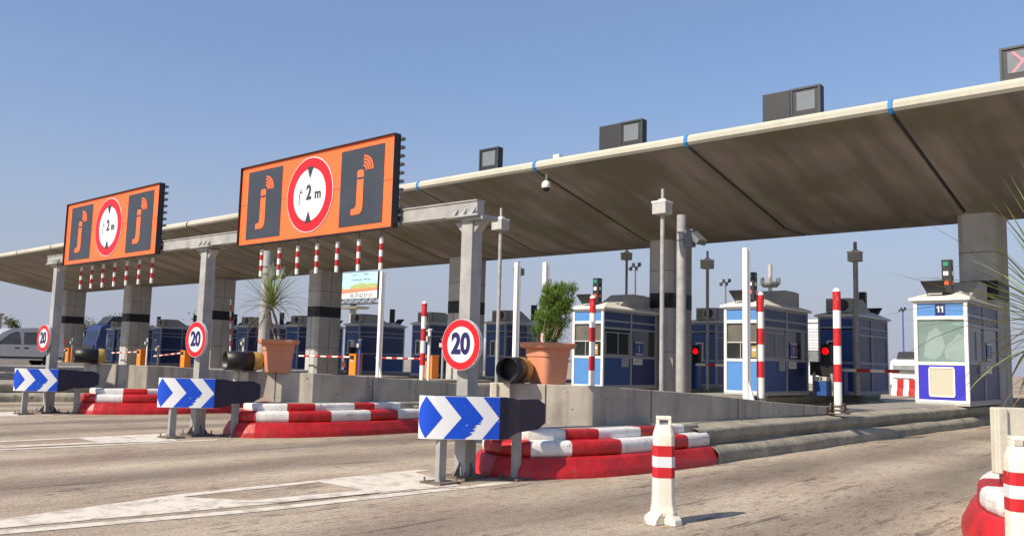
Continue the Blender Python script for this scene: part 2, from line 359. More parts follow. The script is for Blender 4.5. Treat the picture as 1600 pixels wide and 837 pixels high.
# ------------------------------------------------------------------ traffic islands
def isl_shift(k, y):                       # k: 0 nearest right, 1,2,3 to the left
    t = min(1, max(0, (y-6.5)/14)); t = t
    sn = (4.78, 0, -5.05, -10.4)[k]; sb = (4.9, 0, -5.0, -9.6)[k]
    return sn+(sb-sn)*t
def isl_y(k, y):
    t = min(1, max(0, (y-6.5)/8)); return y+(-.3, 0, .2, .35)[k]*(1-t)
def smooth_path(pts, it=2):
    for _ in range(it):
        q = [pts[0]]
        for a, b in zip(pts[:-1], pts[1:]):
            a, b = Vector(a), Vector(b); q += [tuple(a*.75+b*.25), tuple(a*.25+b*.75)]
        q.append(pts[-1]); pts = q
    return pts
FOOT = [(-6.75, 30), (-6.75, 20), (-6.75, 12), (-6.72, 8.6), (-6.55, 7.2), (-6.2, 6.42), (-5.45, 6.25), (-5.12, 6.8), (-4.93, 7.35), (-4.84, 8.4), (-4.88, 11.5), (-4.88, 14.2), (-4.72, 21.6), (-4.65, 30)]
def densify(p, step=.3):
    q = []
    for a, b in zip(p[:-1], p[1:]):
        a, b = Vector(a), Vector(b); m = max(1, int((b-a).length/step))
        q += [tuple(a+(b-a)*i/m) for i in range(m)]
    q.append(p[-1]); return q
BASEP = [(0, 0), (0, .06), (.01, .08), (.055, .17), (.075, .195), (.1, .2), (.16, .2)]
ROLLP = [(.13, .2), (.112, .215), (.105, .25), (.108, .3), (.12, .332), (.15, .348), (.26, .352)]
TOPP = [(.26, .35), (.253, .365), (.253, .42), (.262, .441), (.28, .447), (.42, .447)]
GB = [(0, 0), (0, .1), (.006, .125), (.055, .17), (.1, .188), (.19, .2)]
GR = [(.19, .2), (.185, .245), (.155, .27), (.148, .29), (.148, .355), (.158, .382), (.185, .394), (.3, .403), (.42, .44)]
def sweep(mb, path, prof, inner, mats_of, wob=.0, ps=0):
    """path: list of (x,y); inward normal computed to the left hand of travel (island interior)"""
    rows = []; s = 0; ss = []; rr = random.Random(ps)
    for i, p in enumerate(path):
        a = Vector(path[max(0, i-1)]); b = Vector(path[min(len(path)-1, i+1)]); t = (b-a).normalized(); nrm = Vector((-t.y, t.x))*inner
        if i: s += (Vector(p)-Vector(path[i-1])).length
        ss.append(s); w = wob*(math.sin(s*1.7+ps)+.6*math.sin(s*3.9+ps))
        rows.append([(p[0]+nrm.x*(d+w), p[1]+nrm.y*(d+w), z+(wob*.35*math.sin(s*2.3+d*20+ps) if z > .02 else -.02)) for d, z in prof])
    k = len(prof)
    for i in range(len(path)-1):
        mi = mats_of(.5*(ss[i]+ss[i+1]), path[i])
        mb.add(rows[i]+rows[i+1], [(q, q+1, k+q+1, k+q) for q in range(k-1)], mi, True)
    return mb
def island(k, label_pos):
    ft = [(x+isl_shift(k, y), isl_y(k, y)) for x, y in FOOT]
    path = densify(smooth_path(ft, 2), .16)
    # arc length of the nose, measured from which the stripes run
    s = 0; nose = 0; best = 99; arcs = [0]
    for a, b in zip(path[:-1], path[1:]):
        s += (Vector(b)-Vector(a)).length; arcs.append(s)
    ni = min(range(len(path)), key=lambda i: path[i][1]+abs(path[i][0]-(isl_shift(k, 6.5)-5.8))*.2); s0 = arcs[ni]
    # stripes: boundaries in metres from the nose, going right (positive) and left (negative)
    rb = [(.42, 0), (.92, 1), (1.5, 0), (2.25, 1), (2.82, 0), (3.3, 1)]      # (end, colour) colour 0 red, 1 white
    rb2 = [(.85, 1), (1.4, 0), (1.98, 1), (2.4, 0), (2.95, 1)]
    lim = 3.2
    def stripe(bounds):
        def f(sv, p):
            d = abs(sv-s0)
            for e, c in bounds:
                if d < e: return c
            return 2
        return f
    i0 = next(i for i in range(len(path)) if arcs[i] > s0-lim); i1 = next(i for i in range(len(path)) if arcs[i] > s0+lim)
    root = empty('island_kerb', (0, 0, 0), label=label_pos, cat='kerb', group='red and white kerb noses of the toll islands')
    red = MB(); sweep(red, path[i0:i1+1], BASEP, -1 if False else 1, lambda a, p: 0, .006, k)
    red.build('red_base', ['red_kerb'], root, recalc=True)
    r = MB(); f1 = stripe(rb); off = arcs[i0]; sweep(r, path[i0:i1+1], ROLLP, 1, lambda a, p: min(1, f1(a+off, p)), .004, k)
    r.build('striped_rail', ['red_kerb', 'white_kerb'], root)
    r = MB(); f2 = stripe(rb2); sweep(r, path[i0:i1+1], TOPP, 1, lambda a, p: f2(a+off, p), .004, k+3)
    r.build('striped_coping', ['red_kerb', 'white_kerb', 'guard'], root)
    # weathered concrete guard behind, one thing per side
    sides = (('right', path[i1-1:]), ('left', path[:i0+2]))
    for nm, pp in sides:
        if k == 0 and nm == 'right': continue
        which = {0: 'beside the right edge of the photo', 1: 'of the island carrying booth 11', 2: 'of the middle island', 3: 'of the third island from the right'}[k]
        q = MB(); sweep(q, pp[1:] if nm == 'right' else pp[:-1], GB, 1, lambda a, p: 0, .018, k+5); sweep(q, pp, GR, 1, lambda a, p: 0, .012, k+6)
        tag(q.build('kerb_guard', ['guard']), 'grey ribbed concrete guard along the %s side %s' % (nm, which), 'kerb guard', 'concrete guards along the toll islands')
    inner = [(p[0]+0, p[1]) for p in path]
    # slab
    poly = []
    for i, p in enumerate(path):
        a = Vector(path[max(0, i-1)]); b = Vector(path[min(len(path)-1, i+1)]); t = (b-a).normalized()
        poly.append((p[0]-t.y*.41, p[1]+t.x*.41))
    sl = MB(); sl.prism(poly[::2], 0, .44); tag(sl.build('pavement', ['slab']), kind='structure')
island(1, 'red and white striped kerb nose behind the nearest blue chevron board')
island(2, 'red and white striped kerb nose behind the middle chevron board')
island(3, 'red and white striped kerb nose beside the leftmost chevron board')
island(0, 'red and white kerb nose cut off by the right edge, behind the second bollard')

# ramped concrete walls on the island noses
WALL = [(-6.42, 13.2), (-6.5, 8.6), (-6.52, 7.5), (-6.44, 7.12), (-5.6, 7.86), (-5.34, 9.7), (-5.27, 11.6), (-5.25, 13.4), (-5.25, 15.8)]
WTOP = [.50, .83, .87, .875, .873, .78, .65, .56, .45]
WSH = {0: (.2, 0), 1: (0, 0), 2: (.0, -.26), 3: (0, -.31)}
def wsh(k, y): return (WSH[k][0], WSH[k][1] if y < 9 else 0)
def wall(k, label):
    pts = [(x+isl_shift(k, y)+wsh(k, y)[0], isl_y(k, y)+wsh(k, y)[1]) for x, y in WALL]
    w = MB(); n = len(pts)
    # side faces split with vertical joints, top as a triangulated strip
    w.prism(pts, .43, WTOP)
    o = w.build('concrete_wall', ['conc'], bevel=.012)
    tri = o.modifiers.new('t', 'TRIANGULATE')
    tag(o, label, 'concrete wall', 'ramped concrete walls on the island noses')
    for a, b, f, zt in ((3, 4, .5, .87), (4, 5, .5, .825), (5, 6, .5, .71), (6, 7, .6, .59)):
        p0, p1 = Vector(pts[a]), Vector(pts[b]); c = p0.lerp(p1, f); an = math.atan2(p1.y-p0.y, p1.x-p0.x)
        j = MB(); j.box((c.x, c.y, (.45+zt)/2), (.012, .008, zt-.45), 0, an); j.build('formwork_joint', ['jointdark'], o)
    return pts
wall(1, 'grey ramped concrete wall under the pot with the bush')
wall(2, 'grey ramped concrete wall under the pot with the palm')
wall(3, 'stained concrete wall behind the leftmost chevron board')
wall(0, 'pale concrete wall end at the right edge of the photo')

# further islands to the left, plain kerbed strips
FAR_X = [-18.9, -23.3, -28.0, -32.9, -37.9, -42.6, -47.4, -52.3, -57.3, -62.6]
def strip(xc, y0, k):
    z = gz(xc); s = MB()
    def cx(y): return xc
    w = .8
    poly = [(cx(34)-w, 34), (cx(y0)-w, y0+.8), (xc-w*.5, y0), (xc+w*.5, y0), (xc+w, y0+.8), (xc+w, 34)]
    s.prism(poly, z-.1, .42, 0)
    tag(s.build('pavement', ['slab'], bevel=.04), kind='structure')
for k, x in enumerate(FAR_X): strip(x, 11 if k else 14, k)

# painted gores before the noses (thin sheets 4 mm above the road)
def gore(k):
    sx = isl_shift(k, 6.5); s = MB(); z = .004
    def sheet(p): s.add([(x+sx, y, z) for x, y in p], [tuple(range(len(p)))])
    xl = lambda y: -6.54 if y > 3.6 else -6.54+(3.6-y)*.19
    xr = lambda y: -5.29-(6.1-y)*.07 if y > 3.56 else -5.468-(3.56-y)*.19
    # edges
    for a, b in ((xl, .13), (xr, -.13)):
        for y0, y1 in ((.95, 3.58), (3.58, 6.15)): sheet([(a(y0), y0), (a(y0)+b, y0), (a(y1)+b, y1), (a(y1), y1)])
    # broad faded fills between the edge lines, open in the middle
    for ya, yb, sl_ in ((1.2, 3.5, .5), (4.8, 5.95, -.3)):
        n_ = 10; L_ = [(xl(ya+(yb-ya)*q/n_)+.13, ya+(yb-ya)*q/n_) for q in range(n_+1)]
        R_ = [(xr(ya+(yb-ya)*q/n_)-.19, ya+(yb-ya)*q/n_+sl_*(q/n_)) for q in range(n_+1)]
        for q in range(n_): sheet([L_[q], R_[q], R_[q+1], L_[q+1]])
    z = .008; sheet([(-5.93, 3.6), (-5.69, 3.9), (-5.56, 5.2), (-5.75, 5.1)])
    tag(s.build('road_marking', ['marking'], recalc=False), kind='structure')
for k in (1, 2, 3, 0): gore(k)

# ------------------------------------------------------------------ canopy
CX0, CX1 = -61.5, 3.84
JX = [-5.5-4.67*i for i in range(13)]
canopy = empty('toll_canopy', (0, 0, 0), label='long wedge shaped concrete canopy roof over the toll lanes', cat='canopy')
PROF = [(17.8, 6.34), (17.74, 6.4), (17.74, 6.5), (17.8, 6.58), (17.95, 6.6), (24.4, 6.15), (31, 6.62), (31.15, 6.5), (31.1, 6.4), (24.9, 5.08), (23.4, 5.08)]
bounds = [3.84, -.83]+JX
for a, b in zip(bounds[:-1], bounds[1:]):
    s = MB(); n = len(PROF); x0, x1 = b+.05, a-.05
    last = b < -61
    vs = [(x0-((.8+abs(y-24.15)*.45) if last else 0), y, z) for y, z in PROF]+[(x1, y, z) for y, z in PROF]
    for i in range(n):
        j = (i+1) % n; mi = 1 if i in (0, 1, 2, 3, 6, 7) else 0
        s.add(vs, [], 0)
        s.add([vs[i], vs[j], vs[n+j], vs[n+i]], [(0, 1, 2, 3)], mi)
    s.add(vs[:n], [tuple(range(n))], 0); s.add(vs[n:], [tuple(range(n))], 0)
    o = s.build('roof_slab', ['soffit', 'fascia'], canopy)
for i, x in enumerate([-.83]+JX[:-1]):
    s = MB(); q = [(y, z-.02 if z > 6.2 else z+.03) for y, z in PROF]
    q = [(17.82, 6.37), (17.765, 6.42), (17.765, 6.5), (17.82, 6.56), (17.95, 6.57), (24.4, 6.1), (31, 6.58), (31.05, 6.45), (24.9, 5.14), (23.4, 5.14)]
    s.xprism(q, x-.05, x+.05)
    s.build('joint_seal', ['jointdark'], canopy)
    if -21 < x < 0:
        b = MB(); b.xprism([(17.79, 6.31), (17.725, 6.39), (17.725, 6.51), (17.79, 6.595), (17.95, 6.615), (17.95, 6.57), (17.9, 6.31)], x-.045, x+.045); b.build('blue_joint_band', ['bluejoint'], canopy)
# small vents on top
b = MB(); b.box((-14.2, 18.0, 6.66), (.2, .2, .1)); b.build('roof_upstand', ['white_paint'], canopy)

# columns
for i, x in enumerate([-5.3, -14.35, -23.45, -32.5, -41.6, -50.9, -60.1]):
    r = empty('canopy_column', (x, 0, 0), label=('grey concrete canopy column behind booth 11', 'grey canopy column with black band behind the tall grey pole',
      'grey canopy column right beside the tallest gantry post', 'grey canopy column left of the billboard', 'canopy column just right of the middle gantry post',
      'canopy column between the two leftmost gantry posts', 'canopy column beside the leftmost gantry post')[i], cat='column', group='columns carrying the canopy')
    w, d, c = .43, .7, .12; yc = 24.15
    poly = [(-w+c, yc-d), (w-c, yc-d), (w, yc-d+c), (w, yc+d-c), (w-c, yc+d), (-w+c, yc+d), (-w, yc+d-c), (-w, yc-d+c)]
    s = MB(); s.prism(poly, .3, 5.3); s.build('shaft', ['column'], r)
    e = .004; pb = [(px*(1+e/w), yc+(py-yc)*(1+e/d)) for px, py in poly]
    s = MB(); s.prism(pb, 2.93, 3.4); s.build('painted_band', ['blackband'], r)
    s = MB()
    for zz in (1.55, 4.1): s.prism([(px*(1+.002/w), yc+(py-yc)*(1+.002/d)) for px, py in poly], zz, zz+.015)
    s.prism([(-.01, yc-d-.003), (.01, yc-d-.003), (.01, yc-d), (-.01, yc-d)], .43, 2.9); s.prism([(w, yc-.01), (w+.003, yc-.01), (w+.003, yc+.01), (w, yc+.01)], .43, 5.1)
    s.build('shutter_joint', ['dark'], r)

# lane signals on top of the canopy
def monitor(x0, x1, kind, label):
    r = empty('lane_signal', ((x0+x1)/2, 18.1, 6.6), label=label, cat='lane signal', group='lane signals on the canopy edge')
    w = x1-x0; s = MB()
    s.box((0, .1, .38), (w, .2, .66))
    s.build('housing', ['dark'], r, bevel=.012)
    if kind:
        s = MB(); f = .045
        for c, d in (((0, -.012, .71-f/2), (w, .024, f)), ((0, -.012, .05+f/2), (w, .024, f)), ((-w/2+f/2, -.012, .38), (f, .024, .66-2*f)), ((w/2-f/2, -.012, .38), (f, .024, .66-2*f))): s.box(c, d)
        s.build('frame', ['charcoal'], r)
        s = MB(); s.box((0, -.003, .4), (w-.26, .006, .42)); s.build('screen', ['screen'], r)
    if kind == 2:
        s = MB()
        for sg in (1, -1): s.yplate([(-.2, .4+sg*.2), (-.14, .4+sg*.2), (.2, .4-sg*.2), (.14, .4-sg*.2)], -.012-.003*sg, .004)
        s.build('cross_symbol', ['pink'], r)
    s = MB(); s.box((0, .1, .02), (w*.8, .14, .07)); s.build('bracket', ['dark'], r)
    return r
monitor(-17.23, -16.48, 1, 'dark square lane signal alone above the blue joint, leftmost on the roof')
monitor(-12.93, -12.3, 0, 'plain black back of the signal pair above the middle of the canopy')
monitor(-12.28, -11.59, 1, 'grey screened lane signal of the pair above the middle of the canopy')
monitor(-8.39, -7.74, 0, 'plain black back of the signal pair right of the middle')
monitor(-7.72, -7.05, 1, 'grey screened lane signal of the pair right of the middle')
monitor(-3.58, -2.8, 2, 'lane signal with a pink cross at the top right corner')

# dome camera under the front edge
r = empty('dome_camera', (-14.72, 18.15, 6.42), label='white dome camera hanging from the canopy front edge', cat='security camera')
s = MB(); s.tube((0, 0, 0), (0, 0, -.36), .032); s.build('stem', ['white_paint'], r)
s = MB(); s.lathe([(.03, -.3), (.1, -.36), (.125, -.42), (.125, -.5), (.11, -.53)], n=20); s.build('housing', ['white_paint'], r)
s = MB(); s.lathe([(.105, -.53), (.095, -.58), (.06, -.625), (0, -.64)], n=20); s.build('dome', ['black'], r)

# ------------------------------------------------------------------ gantries: three posts, beam
GP = [(-5.85, 6.07), (-11.12, 6.24), (-16.5, 6.35)]
gan = empty('height_gantry', (0, 0, 0), label='galvanised steel gantry carrying both orange signs', cat='gantry')
def beam_z(x): return 2.60+(-5.85-x)*.0148
def gy(x): return 6.07+(-5.85-x)*.0265
for i, (x, y) in enumerate(GP):
    s = MB(); zt = beam_z(x)-.1
    a = .148; s.box((x, y, zt/2), (a, a, zt)); s.build('post', ['galv'], gan, bevel=.006)
    s = MB(); s.box((x, y, .012), (.34, .34, .024)); s.build('base_plate', ['rust'], gan)
    for q in range(4):
        s = MB(); an = q*math.pi/2; dx, dy = math.cos(an), math.sin(an); px, py = -dy, dx; o = .0745
        t = .006; A = (x+dx*o, y+dy*o); B = (x+dx*(o+.085), y+dy*(o+.085))
        s.add([(A[0]-px*t, A[1]-py*t, .024), (B[0]-px*t, B[1]-py*t, .024), (A[0]-px*t, A[1]-py*t, .15), (A[0]+px*t, A[1]+py*t, .024), (B[0]+px*t, B[1]+py*t, .024), (A[0]+px*t, A[1]+py*t, .15)],
              [(0, 1, 2), (5, 4, 3), (0, 3, 4, 1), (1, 4, 5, 2), (2, 5, 3, 0)])
        s.build('gusset', ['galv_dark'], gan)
    for dx in (-1, 1):
        for dy in (-1, 1): s = MB(); s.tube((x+dx*.135, y+dy*.135, .02), (x+dx*.135, y+dy*.135, .075), .009, n=8); s.build('anchor_bolt', ['galv_dark'], gan)
    # head plate, top gussets and cantilever plate
    s = MB(); s.box((x, y, zt+.008), (.5 if i else .42, .3, .018)); s.box((x+(.1 if i == 0 else 0), y, zt-.02), (.28, .22, .03))
    for dx in (-.14, -.02, .1):
        if i == 0: dx -= .06
        s.add([(x+dx, y-.08, zt+.018), (x+dx+.08, y-.08, zt+.018), (x+dx+.08, y-.08, zt+.1), (x+dx, y-.14, zt+.018), (x+dx+.08, y-.14, zt+.018)], [(0, 1, 2), (3, 4, 2), (0, 3, 2), (1, 4, 2), (0, 1, 4, 3)])
    for sx in (-1, 1):
        s.add([(x+sx*.075, y-.05, zt-.035), (x+sx*.19, y-.05, zt-.035), (x+sx*.075, y-.05, zt-.15), (x+sx*.075, y+.05, zt-.035), (x+sx*.19, y+.05, zt-.035), (x+sx*.075, y+.05, zt-.15)], [(0, 1, 2), (3, 4, 5), (0, 1, 4, 3), (1, 2, 5, 4), (0, 2, 5, 3)])
    s.build('head_plate', ['galv'], gan)
xa, xb = -5.74, -17.0
s = MB(); za, zb = beam_z(xa), beam_z(xb); ya, yb = gy(xa), gy(xb)
def bar(s, y0, y1, z0, z1, mi=0):
    vs = []
    for (x, yy, zz) in ((xa, ya, za), (xb, yb, zb)):
        vs += [(x, yy+y0, zz+z0), (x, yy+y1, zz+z0), (x, yy+y1, zz+z1), (x, yy+y0, zz+z1)]
    s.add(vs, [(0, 1, 2, 3), (7, 6, 5, 4), (0, 4, 5, 1), (1, 5, 6, 2), (2, 6, 7, 3), (3, 7, 4, 0)], mi)
bar(s, -.06, .06, -.075, -.06); bar(s, -.062, .062, .062, .078); bar(s, -.05, .05, -.06, .062)
s.build('beam', ['galv'], gan, bevel=.003)

def over_sign(xl, xr, zb, zt, y, label, dz):
    w = xr-xl; h = zt-zb; r = empty('overhead_sign', (xl, y, zb), label=label, cat='sign', group='orange overhead signs')
    # tilt so that its lower edge follows the beam
    s = MB(); s.box((w/2, .03, h/2), (w, .05, h)); s.build('board', ['orange'], r)
    s = MB(); t = .007
    s.box((w/2, .02, h+t/2), (w+2*t, .09, t)); s.box((w/2, .02, -t/2), (w+2*t, .09, t)); s.box((-t/2, .02, h/2), (t, .09, h)); s.box((w+t/2, .02, h/2), (t, .09, h))
    s.build('edge_frame', ['dark'], r)
    s = MB(); n = 11
    for i in range(n):
        z = .04+(h-.08)*i/(n-1); s.box((w/2, .085, z), (w+.06, .05, .028))
    for i in range(5): s.box((w*(.1+.2*i), .13, h/2), (.05, .04, h))
    s.build('back_rib', ['galv_dark'], r)
    for u0, u1 in ((.052, .302), (.69, .94)):
        s = MB(); a, b = u0*w, u1*w; s.yplate([(a, .065*h), (b, .065*h), (b, .93*h), (a, .93*h)], 0, .004); s.build('dark_panel', ['charcoal'], r)
        # emblem
        cx = (a+b)/2; s = MB(); q = w/2.97; yy = -.004
        jx = cx-.015*q
        def P(u, v): return (jx+u*q*1.3, v*h)
        s.yplate([P(-.042, .598), P(.042, .598), P(.042, .665), P(.02, .68), P(-.03, .68), P(-.042, .665)], yy, .004)
        pts = [P(-.042, .578), P(.0, .568), P(.042, .578), P(.042, .27), P(.034, .225), P(.012, .195), P(-.025, .185), P(-.11, .185), P(-.11, .25), P(-.075, .255), P(-.055, .265), P(-.045, .29)]
        s.yplate(pts, yy, .004)
        for k_, rr in enumerate((.045, .08, .115, .15)):
            s.ring(jx+.045*q, .67*h, rr*q, (rr+.021)*q, yy, .004, 14, 0, 0, 88)
        s.build('emblem', ['orange'], r)
    cx, cz = .497*w, .505*h; R0 = .448*h
    s = MB(); s.disc(cx, cz, R0, -.004, .004, 64); s.build('roundel', ['signwhite'], r)
    s = MB(); s.ring(cx, cz, R0*.705, R0*.975, -.008, .004, 64); s.build('red_ring', ['signred'], r)
    s = MB(); d = .062*h*1.0
    for sg in (1, -1):
        zz = cz+sg*.7*R0; s.yplate([(cx-.058, zz+sg*.02), (cx+.058, zz+sg*.02), (cx, zz-sg*.115)], -.012, .003)
    # small side pointer
    px = cx-.2; s.yplate([(px, cz-.11), (px+.01, cz-.11), (px+.01, cz+.02), (px, cz+.02)], -.008, .003); s.yplate([(px, cz+.02), (px+.01, cz+.02), (px+.045, cz+.075), (px+.033, cz+.08)], -.008, .003)
    s.yplate([(px+.03, cz+.03), (px+.065, cz+.03), (px+.06, cz+.042), (px+.03, cz+.042)], -.0085, .003)
    s.build('pointer', ['charcoal'], r)
    text('lettering', '2', .24, 'charcoal', r, (cx-.01, -.008, cz+.02), .85, .002, .006)
    text('lettering', 'm', .17, 'charcoal', r, (cx+.165, -.008, cz-.005), .95, .002, .003)
    s = MB(); s.box((w/2, .0035, h*.515), (w-.01, .006, .004)); s.build('panel_seam', ['rust'], r)
    return r
o = over_sign(-9.85, -6.88, 2.49, 3.49, 5.93, 'large orange height limit sign on the near gantry span', 0)
o = over_sign(-15.69, -12.37, 2.575, 3.635, 6.1, 'smaller looking orange height limit sign on the far gantry span', 0)

# hanging height rods
def rod(x, y, zb, zt, label, span):
    r = empty('hanging_rod', (x, y, 0), label=label, cat='hanging rod', group='red and white rods hanging under the %s sign' % span)
    s = MB(); L = zt-zb; n = 5
    for i in range(n): s.tube((0, 0, zb+L*i/n), (0, 0, zb+L*(i+1)/n), .0215, n=12, mi=(0 if i % 2 == 0 else 1), caps=(i in (0, n-1)))
    s.build('rod_tube', ['white_paint', 'red'], r)
    s = MB(); s.tube((0, 0, zt), (0, 0, zt+.1), .007, n=6); s.build('chain', ['galv_dark'], r)
for i in range(7):
    x = -9.46+i*.3825; rod(x, 6.03, 2.09-.005*i, 2.43-.003*i, '%s from the left of the striped rods under the large orange sign' % ORD[i], 'large')
for i in range(7):
    x = -15.43+i*.427; rod(x, 6.3, 2.17, 2.56, '%s from the left of the striped rods under the far orange sign' % ORD[i], 'far')

# round speed signs fixed to the gantry posts
for i, (x, y, z, w_) in enumerate(((-5.79, 5.9, 1.26, 'the near gantry post'), (-11.05, 6.09, 1.305, 'the middle gantry post'), (-16.58, 6.2, 1.32, 'the leftmost gantry post'))):
    r = empty('speed_sign', (x, y, z), rz=R(3), label='round red ringed speed sign reading 20 on '+w_, cat='speed sign', group='round 20 speed signs')
    Rr = .245
    s = MB(); s.disc(0, 0, Rr, 0, .012); s.ring(0, 0, Rr-.008, Rr, .0, .035, 48); s.build('plate', ['signwhite'], r)
    s = MB(); s.ring(0, 0, Rr*.7, Rr*.965, -.003, .003); s.build('red_ring', ['signred'], r)
    text('numerals', '20', .27, 'signnavy', r, (0, -.003, 0), .86, .0015, .011)
    s = MB(); s.box((0, .03, .0), (.3, .03, .04)); s.box((0, .03, -.15), (.16, .03, .03)); s.build('bracket', ['galv'], r)

# ------------------------------------------------------------------ chevron boards
def chevron_board(loc, label):
    r = empty('chevron_board', loc, label=label, cat='chevron board', group='blue and white chevron boards around the gantry posts')
    # local frame: origin at the front post base (photo: under the board's left half)
    z0, z1 = .4, .785
    # bowed front panel from A (left) to B (right)
    A, Bp = Vector((-.17, -.16)), Vector((.37, .37))
    ctl = Vector((.16, .035))
    N = 60; front = []
    # rounded left end then nearly straight
    raw = [Vector((-.19, .04)), Vector((-.21, -.06)), Vector((-.16, -.16)), Vector((-.06, -.14)), Vector((.08, -.01)), Vector((.24, .18)), Bp]
    pts = [tuple(p) for p in raw]; pts = densify(smooth_path(pts, 3), .008)
    arcs = [0]
    for a, b in zip(pts[:-1], pts[1:]): arcs.append(arcs[-1]+(Vector(b)-Vector(a)).length)
    L = arcs[-1]
    s = MB(); rows = 24
    # cell grid coloured by the chevron pattern (pattern on the face itself)
    H = z1-z0
    from bisect import bisect
    def at(sv):
        sv = min(max(sv, 0), L-1e-6); i = min(bisect(arcs, sv)-1, len(pts)-2); t = (sv-arcs[i])/(arcs[i+1]-arcs[i]+1e-9)
        a, b = Vector(pts[i]), Vector(pts[i+1]); return a+(b-a)*t
    n = len(pts)
    vs = [(x, y, z0) for x, y in pts]+[(x, y, z1) for x, y in pts]
    s.add(vs, [(i, i+1, n+i+1, n+i) for i in range(n-1)], 0, True)
    # thickness: inner skin
    s.build('board', ['signwhite'], r, recalc=False)
    # blue chevrons: pieces applied on the curved face, offset 2 mm outward
    def strip_piece(f0, f1, name='blue_film', ragged=False):
        """between boundaries s=f0(v) and s=f1(v), v in 0..1 upward"""
        b = MB(); m = 64; k = 14; vv = []
        rr = random.Random(5)
        for j in range(m+1):
            v = j/m; a0, a1 = f0(v), f1(v)
            if ragged and .05 < v < .42: a1 += rr.uniform(-.022, .03)
            a0, a1 = min(max(a0, 0), L), min(max(a1, 0), L)
            for i in range(k+1):
                sv = a0+(a1-a0)*i/k; p = at(sv); q = (at(sv+.01)-at(sv-.01)).normalized(); nn = Vector((q.y, -q.x))
                p = p+nn*.002; vv.append((p.x, p.y, z0+.004+(H-.008)*v))
        b.add(vv, [(j*(k+1)+i, j*(k+1)+i+1, (j+1)*(k+1)+i+1, (j+1)*(k+1)+i) for j in range(m) for i in range(k)], 0, True)
        b.build(name, ['signblue'], r, recalc=False)
    tip = lambda v: 1-abs(2*v-1)         # 0 at the edges, 1 mid height
    d = .215
    W_ = .76; s0 = L-W_; d = .21*W_
    strip_piece(lambda v: s0+.11*W_-math.sin(tip(v)*1.57)*.11*W_, lambda v: s0+.11*W_+tip(v)*.2*W_)
    strip_piece(lambda v: s0+.325*W_+tip(v)*d, lambda v: s0+.58*W_+tip(v)*d*1.05, ragged=True)
    strip_piece(lambda v: s0+.79*W_+tip(v)*(.205*W_), lambda v: L)
    # dark wing running back on the road side, with shoulder and chamfered end
    wz0, wz1 = z0+.02, z1-.02
    s = MB(); B = Bp
    path = [(B.x, B.y, z0, z1), (B.x+.02, B.y+.1, z0+.005, z1-.005), (B.x+.0, B.y+.22, z0+.035, z1-.02), (B.x-.02, B.y+.3, z0+.05, z1-.03), (B.x-.05, B.y+.62, z0+.06, z1-.03), (B.x-.06, B.y+.74, z0+.115, z1-.08)]
    vv = []
    for x, y, a, b in path: vv += [(x, y, a), (x, y, b), (x-.03, y, b), (x-.03, y, a)]
    m = len(path); s.add(vv, [(4*i+q, 4*i+4+q, 4*i+4+(q+1) % 4, 4*i+(q+1) % 4) for i in range(m-1) for q in range(4)]+[(0, 1, 2, 3), tuple(4*m-4+q for q in (3, 2, 1, 0))], 0)
    s.build('wing', ['navy'], r, bevel=.008)
    s = MB(); path = [(-.19, .04, z0, z1), (-.26, .2, z0, z1), (-.36, .5, z0+.05, z1-.02), (-.4, 1.0, z0+.06, z1-.03)]; vv = []
    for x, y, a, b in path: vv += [(x, y, a), (x, y, b), (x+.03, y, b), (x+.03, y, a)]
    m = len(path); s.add(vv, [(4*i+q, 4*i+4+q, 4*i+4+(q+1) % 4, 4*i+(q+1) % 4) for i in range(m-1) for q in range(4)]+[(0, 1, 2, 3), tuple(4*m-4+q for q in (3, 2, 1, 0))], 0)
    s.build('wing', ['navy'], r, bevel=.008)
    # dark cap behind the front
    cap = [p for p in pts[::6]]+[(B.x-.02, B.y+.12), (.1, .3), (-.24, .22)]
    s = MB(); s.prism([(x, y) for x, y in cap], z1-.03, z1-.004); s.build('cap', ['dark'], r)
    # two posts with rusty plates
    for (px, py) in ((0, 0), (.23, .78)):
        p = MB(); p.box((px, py, .24), (.055, .09, .46)); po = p.build('post', ['galv'], r, bevel=.004)
        p = MB(); p.box((px, py, .012), (.26, .26, .018)); p.build('base_plate', ['rust'], r)
        for dx in (-1, 1):
            for dy in (-1, 1): p = MB(); p.tube((px+dx*.1, py+dy*.1, .02), (px+dx*.1, py+dy*.1, .06), .009, n=8); p.build('anchor_bolt', ['galv_dark'], r)
    return r
cb = chevron_board((-5.70, 5.6, 0), 'nearest blue and white chevron board with dark side wing')
copy_tree(cb, (-10.95, 5.78, 0), 0, 'middle blue and white chevron board under the second speed sign')
copy_tree(cb, (-16.27, 5.87, 0), 0, 'leftmost blue and white chevron board near the silver van')

